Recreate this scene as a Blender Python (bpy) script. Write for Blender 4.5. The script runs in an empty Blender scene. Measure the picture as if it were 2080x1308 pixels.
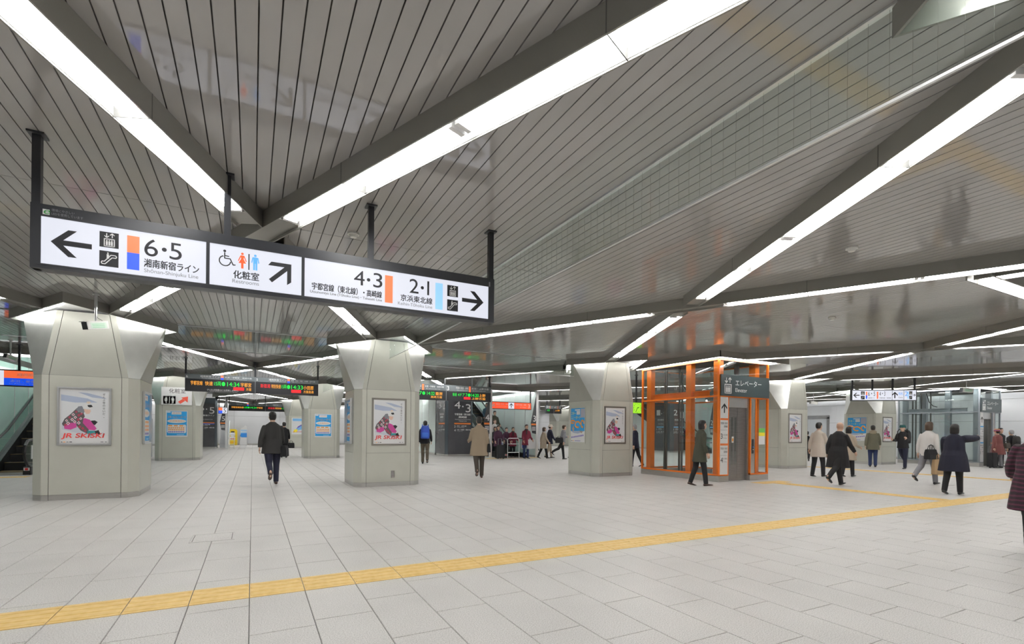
import bpy, math, random
from math import sin, cos, pi, radians as R, hypot, atan2
from mathutils import Vector, Matrix
random.seed(7)
S = bpy.context.scene
C = S.collection

# ------------------------------------------------------------------ camera, world, exposure
H = 1.315
cam_d = bpy.data.cameras.new('camera'); cam = bpy.data.objects.new('camera', cam_d); C.objects.link(cam)
cam_d.sensor_fit = 'HORIZONTAL'; cam_d.sensor_width = 36.0
cam_d.lens = 1003.68 / 2080 * 36.0
cam_d.shift_y = (875.56 - 654.0) / 2080
cam_d.clip_start = 0.05; cam_d.clip_end = 300
_rt = Vector((0.88535691, -0.46481968, 0.00926325)); _up = Vector((-0.00820163, 0.00430593, 0.9999571))
_fw = Vector((0.46483962, 0.8853949, 0.0))
cam.matrix_world = Matrix(((_rt.x, _up.x, -_fw.x, 0), (_rt.y, _up.y, -_fw.y, 0), (_rt.z, _up.z, -_fw.z, H), (0, 0, 0, 1)))
S.camera = cam
W = bpy.data.worlds.new('world'); S.world = W; W.use_nodes = True
W.node_tree.nodes['Background'].inputs[0].default_value = (0.9, 0.95, 1, 1)
W.node_tree.nodes['Background'].inputs[1].default_value = 0.35
S.view_settings.view_transform = 'Standard'; S.view_settings.look = 'None'
S.view_settings.gamma = 1; S.view_settings.use_curve_mapping = False
S.view_settings.exposure = 0.0
TUBE = 30.0            # radiance of the fluorescent tubes
cy = S.cycles
cy.use_denoising = True; cy.max_bounces = 9; cy.diffuse_bounces = 5; cy.glossy_bounces = 5
cy.transparent_max_bounces = 16; cy.transmission_bounces = 6
cy.caustics_reflective = False; cy.caustics_refractive = False; cy.sample_clamp_indirect = 6

# ------------------------------------------------------------------ materials
MATS = {}
def mat(name, col, rough=0.5, metal=0.0, emit=None, es=1.0, coat=0.0, spec=0.5):
    if name in MATS: return MATS[name]
    m = bpy.data.materials.new(name); m.use_nodes = True; MATS[name] = m
    b = m.node_tree.nodes['Principled BSDF']
    b.inputs['Base Color'].default_value = (*col, 1); b.inputs['Roughness'].default_value = rough
    b.inputs['Metallic'].default_value = metal; b.inputs['Specular IOR Level'].default_value = spec
    b.inputs['Coat Weight'].default_value = coat
    if emit:
        b.inputs['Emission Color'].default_value = (*emit, 1); b.inputs['Emission Strength'].default_value = es
    return m
def noisy(name, c1, c2, scale, rough=0.5, metal=0.0, detail=2.0, lo=0.35, hi=0.65, bump=0.0, spec=0.5, stretch=None, rough2=None):
    m = mat(name, c1, rough, metal, spec=spec); nt = m.node_tree; b = nt.nodes['Principled BSDF']
    tc = nt.nodes.new('ShaderNodeTexCoord'); n = nt.nodes.new('ShaderNodeTexNoise')
    n.inputs['Scale'].default_value = scale; n.inputs['Detail'].default_value = detail
    r = nt.nodes.new('ShaderNodeMapRange'); r.inputs[1].default_value = lo; r.inputs[2].default_value = hi
    mx = nt.nodes.new('ShaderNodeMix'); mx.data_type = 'RGBA'
    mx.inputs[6].default_value = (*c1, 1); mx.inputs[7].default_value = (*c2, 1)
    src = tc.outputs['Object']
    if stretch:
        mp = nt.nodes.new('ShaderNodeMapping'); mp.inputs['Scale'].default_value = stretch
        nt.links.new(src, mp.inputs[0]); src = mp.outputs[0]
    nt.links.new(src, n.inputs['Vector']); nt.links.new(n.outputs[0], r.inputs[0])
    nt.links.new(r.outputs[0], mx.inputs[0]); nt.links.new(mx.outputs[2], b.inputs['Base Color'])
    if rough2 is not None:
        r2 = nt.nodes.new('ShaderNodeMapRange'); r2.inputs[1].default_value = lo; r2.inputs[2].default_value = hi
        r2.inputs[3].default_value = rough; r2.inputs[4].default_value = rough2
        nt.links.new(n.outputs[0], r2.inputs[0]); nt.links.new(r2.outputs[0], b.inputs['Roughness'])
    if bump:
        bp = nt.nodes.new('ShaderNodeBump'); bp.inputs['Strength'].default_value = bump; bp.inputs['Distance'].default_value = 0.004
        nt.links.new(n.outputs[0], bp.inputs['Height']); nt.links.new(bp.outputs[0], b.inputs['Normal'])
    return m
def glassy(name, tint, refl=0.9, rough=0.0, ior=1.5):
    m = bpy.data.materials.new(name); m.use_nodes = True; MATS[name] = m; nt = m.node_tree
    nt.nodes.remove(nt.nodes['Principled BSDF']); out = nt.nodes['Material Output']
    t = nt.nodes.new('ShaderNodeBsdfTransparent'); t.inputs[0].default_value = (*tint, 1)
    g = nt.nodes.new('ShaderNodeBsdfGlossy'); g.inputs['Roughness'].default_value = rough; g.inputs[0].default_value = (refl, refl, refl, 1)
    lw = nt.nodes.new('ShaderNodeLayerWeight'); lw.inputs[0].default_value = 0.5
    pw = nt.nodes.new('ShaderNodeMath'); pw.operation = 'POWER'; pw.inputs[1].default_value = 5; nt.links.new(lw.outputs['Facing'], pw.inputs[0])
    f = nt.nodes.new('ShaderNodeMath'); f.operation = 'MULTIPLY_ADD'; f.inputs[1].default_value = 0.95; f.inputs[2].default_value = 0.045
    nt.links.new(pw.outputs[0], f.inputs[0])
    x = nt.nodes.new('ShaderNodeMixShader')
    nt.links.new(f.outputs[0], x.inputs[0]); nt.links.new(t.outputs[0], x.inputs[1]); nt.links.new(g.outputs[0], x.inputs[2])
    nt.links.new(x.outputs[0], out.inputs[0]); return m

def granite():
    m = mat('granite_tile', (0.6, 0.59, 0.57), 0.42, spec=0.4); nt = m.node_tree; b = nt.nodes['Principled BSDF']
    tc = nt.nodes.new('ShaderNodeTexCoord'); gm = nt.nodes.new('ShaderNodeNewGeometry')
    n1 = nt.nodes.new('ShaderNodeTexNoise'); n1.inputs['Scale'].default_value = 130; n1.inputs['Detail'].default_value = 3
    n2 = nt.nodes.new('ShaderNodeTexNoise'); n2.inputs['Scale'].default_value = 1.3; n2.inputs['Detail'].default_value = 4
    nt.links.new(gm.outputs['Position'], n1.inputs['Vector']); nt.links.new(gm.outputs['Position'], n2.inputs['Vector'])
    cr = nt.nodes.new('ShaderNodeValToRGB'); e = cr.color_ramp.elements
    e[0].position = 0.30; e[0].color = (0.40, 0.385, 0.365, 1); e[1].position = 0.66; e[1].color = (0.72, 0.70, 0.68, 1)
    q = cr.color_ramp.elements.new(0.47); q.color = (0.585, 0.57, 0.55, 1)
    nt.links.new(n1.outputs[0], cr.inputs[0])
    mx = nt.nodes.new('ShaderNodeMix'); mx.data_type = 'RGBA'; mx.blend_type = 'MULTIPLY'; mx.inputs[0].default_value = 1
    r = nt.nodes.new('ShaderNodeMapRange'); r.inputs[1].default_value = 0.3; r.inputs[2].default_value = 0.7; r.inputs[3].default_value = 0.93; r.inputs[4].default_value = 1.03
    nt.links.new(n2.outputs[0], r.inputs[0]); nt.links.new(cr.outputs[0], mx.inputs[6]); nt.links.new(r.outputs[0], mx.inputs[7])
    nt.links.new(mx.outputs[2], b.inputs['Base Color']); return m
def plaid():
    m = mat('plaid_wool', (0.07, 0.02, 0.035), 0.9); nt = m.node_tree; b = nt.nodes['Principled BSDF']
    tc = nt.nodes.new('ShaderNodeTexCoord'); w = nt.nodes.new('ShaderNodeTexWave'); w.bands_direction = 'Z'
    w.inputs['Scale'].default_value = 6.5; w.inputs['Distortion'].default_value = 2.5; w.inputs['Detail'].default_value = 3
    cr = nt.nodes.new('ShaderNodeValToRGB'); e = cr.color_ramp.elements
    e[0].position = 0.45; e[0].color = (0.022, 0.012, 0.016, 1); e[1].position = 0.9; e[1].color = (0.085, 0.02, 0.042, 1)
    nt.links.new(tc.outputs['Object'], w.inputs[0]); nt.links.new(w.outputs[0], cr.inputs[0]); nt.links.new(cr.outputs[0], b.inputs['Base Color'])
    return m

M_TILE = granite()
M_GROUT = mat('grout', (0.16, 0.155, 0.15), 0.8)
M_YEL = noisy('tactile_yellow', (0.74, 0.50, 0.16), (0.82, 0.58, 0.22), 14, 0.5)
M_PLANK = noisy('ceiling_paint', (0.38, 0.37, 0.357), (0.40, 0.39, 0.377), 1.5, 0.06, spec=0.8)
M_GAP = mat('ceiling_void', (0.13, 0.125, 0.12), 0.8)
M_BEAM = mat('beam_paint', (0.30, 0.295, 0.27), 0.24, 0.15)
M_WHITE = mat('reflector_white', (0.85, 0.85, 0.85), 0.35)
M_TUBE = mat('tube_light', (0.9, 0.9, 0.9), 0.3, emit=(1.0, 0.99, 0.97), es=TUBE)
M_TUBE2 = mat('tube_light_dim', (0.9, 0.9, 0.9), 0.3, emit=(0.97, 0.985, 1.0), es=TUBE * 0.4)
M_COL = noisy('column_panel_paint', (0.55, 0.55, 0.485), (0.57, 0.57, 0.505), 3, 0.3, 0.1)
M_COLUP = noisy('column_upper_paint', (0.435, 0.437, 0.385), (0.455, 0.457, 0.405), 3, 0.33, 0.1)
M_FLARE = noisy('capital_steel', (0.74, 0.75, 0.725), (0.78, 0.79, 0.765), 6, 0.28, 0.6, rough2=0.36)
M_STEEL = noisy('brushed_steel', (0.50, 0.49, 0.47), (0.58, 0.57, 0.55), 5, 0.33, 0.85, stretch=(1, 1, 30))
M_DSTEEL = noisy('dark_steel', (0.30, 0.285, 0.28), (0.35, 0.335, 0.33), 4, 0.3, 0.8, stretch=(1, 1, 20))
M_SEAM = mat('seam_dark', (0.09, 0.09, 0.085), 0.7)
M_BLACK = mat('sign_black', (0.025, 0.027, 0.032), 0.35)
M_INK = mat('ink_black', (0.015, 0.016, 0.02), 0.6)
M_WINK = mat('ink_white', (0.85, 0.85, 0.85), 0.5)
M_GREYTXT = mat('ink_grey', (0.22, 0.225, 0.24), 0.5)
SE = 0.0
M_SIGNW = mat('sign_backlit_white', (0.12, 0.12, 0.12), 0.4, emit=(0.86, 0.885, 1.0), es=0.82)
M_SIGNO = mat('sign_backlit_orange', (0.4, 0.12, 0.05), 0.4, emit=(1.0, 0.155, 0.045), es=0.85)
M_SIGNOR = mat('sign_backlit_red', (0.4, 0.08, 0.02), 0.4, emit=(0.95, 0.07, 0.02), es=0.9)
M_SIGNB = mat('sign_backlit_blue', (0.02, 0.05, 0.4), 0.4, emit=(0.004, 0.085, 0.85), es=0.85)
M_SIGNLB = mat('sign_backlit_lightblue', (0.2, 0.35, 0.5), 0.4, emit=(0.26, 0.56, 0.98), es=0.85)
M_SIGNMB = mat('sign_backlit_manblue', (0.1, 0.25, 0.5), 0.4, emit=(0.05, 0.31, 0.9), es=0.85)
M_LEDO = mat('led_orange', (0.1, 0.05, 0), 0.5, emit=(1.0, 0.40, 0.04), es=1.3)
M_LEDG = mat('led_green', (0, 0.1, 0), 0.5, emit=(0.0, 0.85, 0.06), es=1.2)
M_LEDR = mat('led_red', (0.1, 0, 0), 0.5, emit=(1.0, 0.012, 0.02), es=1.2)
M_BAND = mat('board_band_grey', (0.13, 0.15, 0.16), 0.35)
M_GLASS = glassy('curtain_glass', (0.94, 0.975, 0.96))
M_GLASSE = glassy('elevator_glass', (0.95, 0.98, 0.975), 0.85)
M_GLASSG = glassy('balustrade_glass', (0.90, 0.965, 0.945), 0.8)
M_GREEN2 = noisy('pale_green_glass', (0.74, 0.84, 0.81), (0.77, 0.87, 0.84), 2, 0.12, spec=0.6)
M_GREEN = noisy('green_backpainted_glass', (0.52, 0.78, 0.69), (0.55, 0.80, 0.72), 2, 0.12, spec=0.6)
M_WALL = noisy('wall_panel_white', (0.66, 0.67, 0.69), (0.68, 0.69, 0.71), 1.2, 0.4)
M_ORANGE = mat('orange_paint', (0.85, 0.19, 0.015), 0.3)
M_GREYP = mat('grey_blue_paint', (0.30, 0.33, 0.36), 0.35)
M_DGREEN = mat('elevator_sign_green', (0.045, 0.065, 0.07), 0.3)
M_PYLON = noisy('pylon_charcoal', (0.062, 0.063, 0.07), (0.075, 0.076, 0.083), 2, 0.25)
M_PYLON2 = mat('pylon_edge', (0.10, 0.12, 0.14), 0.12, 0.4)
M_ALU = mat('aluminium', (0.72, 0.73, 0.73), 0.28, 0.8)
M_RUBBER = mat('rubber_black', (0.012, 0.012, 0.013), 0.35)
M_CORD = mat('cable_dark', (0.05, 0.05, 0.05), 0.6)
M_CAMW = mat('camera_white', (0.72, 0.72, 0.69), 0.4)
M_PAPER = mat('paper_white', (0.78, 0.78, 0.78), 0.45)

# ------------------------------------------------------------------ mesh builder
TXT = {}
def text_geo(body):
    if body not in TXT:
        c = bpy.data.curves.new('t', 'FONT'); c.body = body
        o = bpy.data.objects.new('t', c); C.objects.link(o)
        me = bpy.data.meshes.new_from_object(o.evaluated_get(bpy.context.evaluated_depsgraph_get()))
        vs = [(v.co.x, v.co.y) for v in me.vertices]; fs = [tuple(p.vertices) for p in me.polygons]
        bpy.data.objects.remove(o); bpy.data.curves.remove(c); bpy.data.meshes.remove(me)
        xs = [v[0] for v in vs]; ys = [v[1] for v in vs]
        TXT[body] = (vs, fs, min(xs), max(xs), min(ys), max(ys))
    return TXT[body]

class MB:
    def __init__(s): s.v = []; s.f = []; s.m = []; s.mats = []; s.cuts = []
    def cut(s, txt=False): s.cuts.append((len(s.f), txt)); return s
    def mi(s, m):
        if m not in s.mats: s.mats.append(m)
        return s.mats.index(m)
    def add(s, vs, fs, m):
        n = len(s.v); i = s.mi(m); s.v.extend([tuple(v) for v in vs])
        for f in fs: s.f.append(tuple(n + k for k in f)); s.m.append(i)
        return s
    def box(s, x0, y0, z0, x1, y1, z1, m):
        x0, x1 = sorted((x0, x1)); y0, y1 = sorted((y0, y1)); z0, z1 = sorted((z0, z1))
        return s.add([(x0, y0, z0), (x1, y0, z0), (x1, y1, z0), (x0, y1, z0), (x0, y0, z1), (x1, y0, z1), (x1, y1, z1), (x0, y1, z1)],
                     [(0, 3, 2, 1), (4, 5, 6, 7), (0, 1, 5, 4), (1, 2, 6, 5), (2, 3, 7, 6), (3, 0, 4, 7)], m)
    def bev(s, x0, y0, z0, x1, y1, z1, b, m):      # box with its vertical edges chamfered
        p = [(x0 + b, y0), (x1 - b, y0), (x1, y0 + b), (x1, y1 - b), (x1 - b, y1), (x0 + b, y1), (x0, y1 - b), (x0, y0 + b)]
        return s.vprism(p, z0, z1, m)
    def vprism(s, poly, z0, z1, m):                # polygon in XY extruded along Z
        n = len(poly)
        vs = [(x, y, z0) for x, y in poly] + [(x, y, z1) for x, y in poly]
        fs = [tuple(range(n))[::-1], tuple(range(n, 2 * n))] + [(i, (i + 1) % n, n + (i + 1) % n, n + i) for i in range(n)]
        return s.add(vs, fs, m)
    def hprism(s, poly, y0, y1, m):                # polygon in XZ extruded along Y
        n = len(poly)
        vs = [(x, y0, z) for x, z in poly] + [(x, y1, z) for x, z in poly]
        fs = [tuple(range(n)), tuple(range(n, 2 * n))[::-1]] + [((i + 1) % n, i, n + i, n + (i + 1) % n) for i in range(n)]
        return s.add(vs, fs, m)
    def flat(s, poly, y, m):                       # flat print facing -Y
        return s.add([(x, y, z) for x, z in poly], [tuple(range(len(poly)))], m)
    def rect(s, x0, z0, x1, z1, y, m): return s.flat([(x0, z0), (x1, z0), (x1, z1), (x0, z1)], y, m)
    def disc(s, x, z, rx, y, m, rz=None, n=16):
        rz = rz or rx
        return s.flat([(x + rx * cos(2 * pi * k / n), z + rz * sin(2 * pi * k / n)) for k in range(n)], y, m)
    def stroke(s, pts, w, y, m, closed=False):
        seq = list(zip(pts, pts[1:] + ([pts[0]] if closed else [])))[:len(pts) - (0 if closed else 1)]
        for k, ((ax, az), (bx, bz)) in enumerate(seq):
            d = hypot(bx - ax, bz - az) or 1e-6; nx, nz = -(bz - az) / d * w / 2, (bx - ax) / d * w / 2
            s.flat([(ax - nx, az - nz), (bx - nx, bz - nz), (bx + nx, bz + nz), (ax + nx, az + nz)], y - k * 2e-5, m)
        for k, (ax, az) in enumerate(pts[1:-1] if not closed else pts): s.disc(ax, az, w / 2, y - 3e-4 - k * 1e-5, m, n=10)
        return s
    def tube(s, pts, r, m, n=8, cap=True, r2=None):
        pts = [Vector(p) for p in pts]; rings = []; prev = None
        for i, p in enumerate(pts):
            t = (pts[min(i + 1, len(pts) - 1)] - pts[max(i - 1, 0)]).normalized()
            u = t.cross(Vector((0, 0, 1)) if abs(t.z) < 0.9 else Vector((0, 1, 0))).normalized(); w = t.cross(u)
            if prev is not None and u.dot(prev) < 0: u, w = -u, -w
            prev = u
            rr = r if r2 is None else r + (r2 - r) * i / (len(pts) - 1)
            rings.append([p + (u * cos(2 * pi * k / n) + w * sin(2 * pi * k / n)) * rr for k in range(n)])
        vs = [v for g in rings for v in g]; fs = []
        for i in range(len(rings) - 1):
            for k in range(n): fs.append((i * n + k, i * n + (k + 1) % n, (i + 1) * n + (k + 1) % n, (i + 1) * n + k))
        if cap: fs += [tuple(range(n))[::-1], tuple(range((len(rings) - 1) * n, len(rings) * n))]
        return s.add(vs, fs, m)
    def loft(s, rings, m):                         # list of rings (lists of points) of equal count
        n = len(rings[0]); vs = [v for g in rings for v in g]; fs = []
        for i in range(len(rings) - 1):
            for k in range(n): fs.append((i * n + k, i * n + (k + 1) % n, (i + 1) * n + (k + 1) % n, (i + 1) * n + k))
        fs += [tuple(range(n))[::-1], tuple(range((len(rings) - 1) * n, len(rings) * n))]
        return s.add(vs, fs, m)
    def ell(s, c, r, m, n=12, k=8):
        vs = [(c[0], c[1], c[2] - r[2])]; fs = []
        for j in range(1, k):
            a = -pi / 2 + pi * j / k
            vs += [(c[0] + r[0] * cos(a) * cos(2 * pi * i / n), c[1] + r[1] * cos(a) * sin(2 * pi * i / n), c[2] + r[2] * sin(a)) for i in range(n)]
        vs.append((c[0], c[1], c[2] + r[2])); t = len(vs) - 1
        for i in range(n):
            fs.append((0, 1 + (i + 1) % n, 1 + i)); b = 1 + (k - 2) * n; fs.append((b + i, b + (i + 1) % n, t))
            for j in range(k - 2):
                a0 = 1 + j * n; fs.append((a0 + i, a0 + (i + 1) % n, a0 + n + (i + 1) % n, a0 + n + i))
        return s.add(vs, fs, m)
    def text(s, body, x, z, y, h, m, al='l', w=None, shear=0.0, hx=None, bold=0.0, own=True):
        """print facing -Y; z is the foot of the glyphs, h their height; w forces the width"""
        vs, fs, x0, x1, z0, z1 = text_geo(body); k = h / (z1 - z0); kx = k * (hx or 1)
        if w: kx = w / (x1 - x0)
        wd = (x1 - x0) * kx; ox = {'l': x, 'c': x - wd / 2, 'r': x - wd}[al]
        if own: s.cut(True)
        st = [(0, 0)] if not bold else [(bold * p * h, bold * q * h) for p, q in ((-1, 0), (1, 0), (0, -.8), (0, .8))]
        for i, (dx, dz) in enumerate(st):      # heavier weight: the print is laid down four times with tiny shifts
            s.add([(ox + dx + (a - x0) * kx + shear * (b - z0) * k, y - i * 2e-5, z + dz + (b - z0) * k) for a, b in vs], fs, m)
        return s.cut() if own else s
    def mesh(s, name, smooth=False):
        me = bpy.data.meshes.new(name); me.from_pydata(s.v, [], s.f)
        for m in s.mats: me.materials.append(m)
        me.polygons.foreach_set('material_index', s.m)
        if smooth: me.polygons.foreach_set('use_smooth', [True] * len(s.f))
        me.update(); return me

def obj(name, mb, parent=None, smooth=False, kind=None, label=None):
    me = mb.mesh(name, smooth) if isinstance(mb, MB) else mb
    o = bpy.data.objects.new(name, me); C.objects.link(o)
    if parent: o.parent = parent
    if kind: o['kind'] = kind
    if label: o['label'] = label
    return o
def pieces(names, mb, parent):
    """one object per line of lettering and per cut group of prints; names = (lettering, other)"""
    cuts = sorted({0: False, **dict(mb.cuts)}.items())
    for (a, tx), b in zip(cuts, [c[0] for c in cuts[1:]] + [len(mb.f)]):
        if b <= a: continue
        ix = sorted({i for f in mb.f[a:b] for i in f}); mp = {i: k for k, i in enumerate(ix)}
        q = MB(); q.v = [mb.v[i] for i in ix]; q.f = [tuple(mp[i] for i in f) for f in mb.f[a:b]]
        for m in mb.m[a:b]: q.m.append(q.mi(mb.mats[m]))
        obj(names[0] if tx else names[1], q, parent)
def tag(o, label, cat, group=None):
    o['label'] = label; o['category'] = cat
    if group: o['group'] = group
    return o
def thing(name, label, cat, loc=(0, 0, 0), rz=0.0, group=None):
    o = bpy.data.objects.new(name, None); C.objects.link(o); o.location = loc; o.rotation_euler = (0, 0, rz)
    o.empty_display_size = 0.2
    return tag(o, label, cat, group)
def copy_tree(o, parent=None):
    c = o.copy(); C.objects.link(c)
    if parent: c.parent = parent
    for ch in list(o.children): copy_tree(ch, c)
    return c

# ------------------------------------------------------------------ setting: grid, floor
ZC = 3.472; ZB = 3.305                     # ceiling and underside of the beams
CX = dict(Z=-8.6, A=-2.69, B=2.83, C=9.6, D=18.35, E=24.9, F=31.4)
RY = {0: -0.75, 1: 12.36, 2: 24.77, 3: 38.0, 4: 51.2, -1: -13.9}
TP = 0.4                                   # tile pitch
XL, XR, YB, YF = -11.2, 31.0, 45.0, -14.0

floor = obj('floor', MB().box(XL, YF, -0.12, XR, YB, -0.007, M_GROUT), kind='structure')
tile_bm = MB()
def tile_geo(mb, x0, y0, x1, y1):
    g = 0.0022; e = 0.0025
    a, b, c, d = x0 + g, y0 + g, x1 - g, y1 - g
    mb.add([(a, b, -0.007), (c, b, -0.007), (c, d, -0.007), (a, d, -0.007), (a + e, b + e, 0), (c - e, b + e, 0), (c - e, d - e, 0), (a + e, d - e, 0)],
           [(4, 5, 6, 7), (0, 1, 5, 4), (1, 2, 6, 5), (2, 3, 7, 6), (3, 0, 4, 7)], M_TILE)
tile_me = MB(); tile_geo(tile_me, 0, 0, TP, 2 * TP); tile_me = tile_me.mesh('tile')
def in_frame(x, y, z=0.0):
    v = Vector((x, y, z - H)); d = v.dot(_fw)
    if d < 0.3: return None
    px = 1040 + 1003.68 * v.dot(_rt) / d; py = 875.56 - 1003.68 * v.dot(_up) / d
    return (px, py, d) if -60 < px < 2140 and -60 < py < 1368 else None
OFF = {0: 0.75, -2: 0.22, 2: 0.306, -1: 0.55, 1: 0.04, 3: 0.62}
tiles = []
for i in range(int(XL / TP) - 1, int(XR / TP) + 1):
    x0 = i * TP - 0.011
    o = OFF.get(i, (i * 0.537 + 0.2) % 0.8)
    y = YF + o
    while y < YB - 0.8:
        tiles.append((x0, y)); y += 2 * TP
vis = []; rest = []
for x, y in tiles:
    q = in_frame(x + 0.2, y + 0.4) if y < 16 else None
    (vis.append((q[2] * (1 + 0 * q[0]), x, y)) if q else rest.append((x, y)))
vis.sort()
for _, x, y in vis[:296]:
    o = bpy.data.objects.new('tile', tile_me); C.objects.link(o); o.location = (x, y, 0); o.parent = floor
far_tiles = MB()
for x, y in rest + [(x, y) for _, x, y in vis[296:]]:
    if x > XL and x + TP < XR and y > YF: tile_geo(far_tiles, x, y, x + TP, y + 2 * TP)
obj('tiles', far_tiles, floor, kind='stuff')

# tactile paving: guiding tiles with four bars, warning tiles with studs
def bar_tile(name='tactile_tile'):
    mb = MB(); g = 0.003; mb.box(-0.19 + g, -0.195, 0.0, 0.21 - g, 0.195, 0.0045, M_YEL)
    for k in range(4):
        yc = -0.195 + 0.39 * (k + 0.5) / 4
        mb.add([(-0.18, yc - 0.017, 0.0045), (0.20, yc - 0.017, 0.0045), (0.20, yc + 0.017, 0.0045), (-0.18, yc + 0.017, 0.0045),
                (-0.175, yc - 0.011, 0.0095), (0.195, yc - 0.011, 0.0095), (0.195, yc + 0.011, 0.0095), (-0.175, yc + 0.011, 0.0095)],
               [(4, 5, 6, 7), (0, 1, 5, 4), (1, 2, 6, 5), (2, 3, 7, 6), (3, 0, 4, 7)], M_YEL)
    return mb.mesh(name)
def stud_tile():
    mb = MB(); mb.box(-0.187, -0.195, 0.0, 0.207, 0.195, 0.0045, M_YEL)
    for a in range(5):
        for b in range(5):
            x, y = -0.187 + 0.394 * (a + .5) / 5, -0.195 + 0.39 * (b + .5) / 5
            mb.add([(x + .018 * cos(t), y + .018 * sin(t), 0.0045) for t in (0, 1.05, 2.1, 3.14, 4.19, 5.24)] + [(x + .011 * cos(t), y + .011 * sin(t), 0.0095) for t in (0, 1.05, 2.1, 3.14, 4.19, 5.24)],
                   [(6, 7, 8, 9, 10, 11)] + [(k, (k + 1) % 6, 6 + (k + 1) % 6, 6 + k) for k in range(6)], M_YEL)
    return mb.mesh('tactile_tile')
bar_me, stud_me = bar_tile(), stud_tile()
def tactile(x, y, rz=0, me=None):
    o = bpy.data.objects.new('tactile_tile', me or bar_me); C.objects.link(o); o.location = (x, y, 0); o.rotation_euler = (0, 0, rz); o.parent = floor
junction = {30, 31}
for i in range(-9, 72):
    tactile(i * TP + 0.179, 4.533, 0, stud_me if i in junction else None)
for k in range(9): tactile(12.38, 4.94 + 0.40 * k, pi / 2)
for dx in (-0.4, 0.0, 0.4): tactile(12.38 + dx, 8.53, 0, stud_me)
for k in range(18): tactile(19.78, 5.0 + 0.40 * k, pi / 2)
for x0, n, y in ((-7.0, 5, 17.35), (10.0, 7, 21.30)):
    for k in range(n): tactile(x0 + TP * k, y, 0, stud_me)

# ------------------------------------------------------------------ ceiling: planks, beams, fascias
WELLS = [(-7.4, -4.7, 18.6, 33.0), (10.15, 12.75, 22.0, 34.5), (25.35, 28.0, 22.0, 34.5)]
ceiling = obj('ceiling', MB().box(XL, YF, 3.494, XR, 17.9, 3.56, M_GAP), kind='structure')
cb = MB()
xs = sorted({XL, XR} | {w[0] for w in WELLS} | {w[1] for w in WELLS})
for xa, xb in zip(xs, xs[1:]):
    well = [w for w in WELLS if w[0] <= xa + .01 and xb - .01 <= w[1]]
    segs = [(17.9, YB)] if not well else [(17.9, well[0][2]), (well[0][3], YB)]
    for a, b in segs: cb.box(xa, a, 3.494, xb, b, 3.56, M_GAP)
obj('ceiling_backing', cb, ceiling)
PP = 0.1085
rows = [(-14.0, -7.3), (-7.3, -0.75), (-0.75, 5.8), (5.8, 12.36), (12.36, 18.56), (18.56, 24.77), (24.77, 31.4), (31.4, 38.0), (38.0, 45.0)]
def plank_geo(mb, x, y0, y1):
    a, b = x + 0.0042, x + PP - 0.0042
    mb.add([(a, y0 + .003, 3.472), (b, y0 + .003, 3.472), (b, y1 - .003, 3.472), (a, y1 - .003, 3.472),
            (a, y0 + .003, 3.492), (b, y0 + .003, 3.492), (b, y1 - .003, 3.492), (a, y1 - .003, 3.492)],
           [(0, 3, 2, 1), (4, 5, 6, 7), (0, 1, 5, 4), (1, 2, 6, 5), (2, 3, 7, 6), (3, 0, 4, 7)], M_PLANK)
far_planks = MB(); near_n = 0; plank_me = {}
for r, (y0, y1) in enumerate(rows):
    k = math.ceil((XL - 0.0115) / PP)
    while k * PP + 0.0115 + PP < XR:
        x = k * PP + 0.0115; k += 1
        segs = [(y0, y1)]
        for wx0, wx1, wy0, wy1 in WELLS:
            if x + PP > wx0 and x < wx1:
                segs = [s for a, b in segs for s in ((a, min(b, wy0)), (max(a, wy1), b)) if s[1] - s[0] > 0.05]
        if r in (2, 3) and -5.2 < x < 10.7 and near_n < 298:
            if r not in plank_me:
                mb = MB(); plank_geo(mb, 0, y0, y1); plank_me[r] = mb.mesh('plank')
            o = bpy.data.objects.new('plank', plank_me[r]); C.objects.link(o); o.location = (x, 0, 0); o.parent = ceiling; near_n += 1
        else:
            for a, b in segs: plank_geo(far_planks, x, a, b)
obj('planks', far_planks, ceiling, kind='stuff')

def uvbox(mb, P, d, s0, s1, u0, u1, z0, z1, m):
    n = Vector((-d.y, d.x)); q = [P + d * s + n * u for s, u in ((s0, u0), (s1, u0), (s1, u1), (s0, u1))]
    return mb.vprism([(p.x, p.y) for p in q], z0, z1, m)

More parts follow.
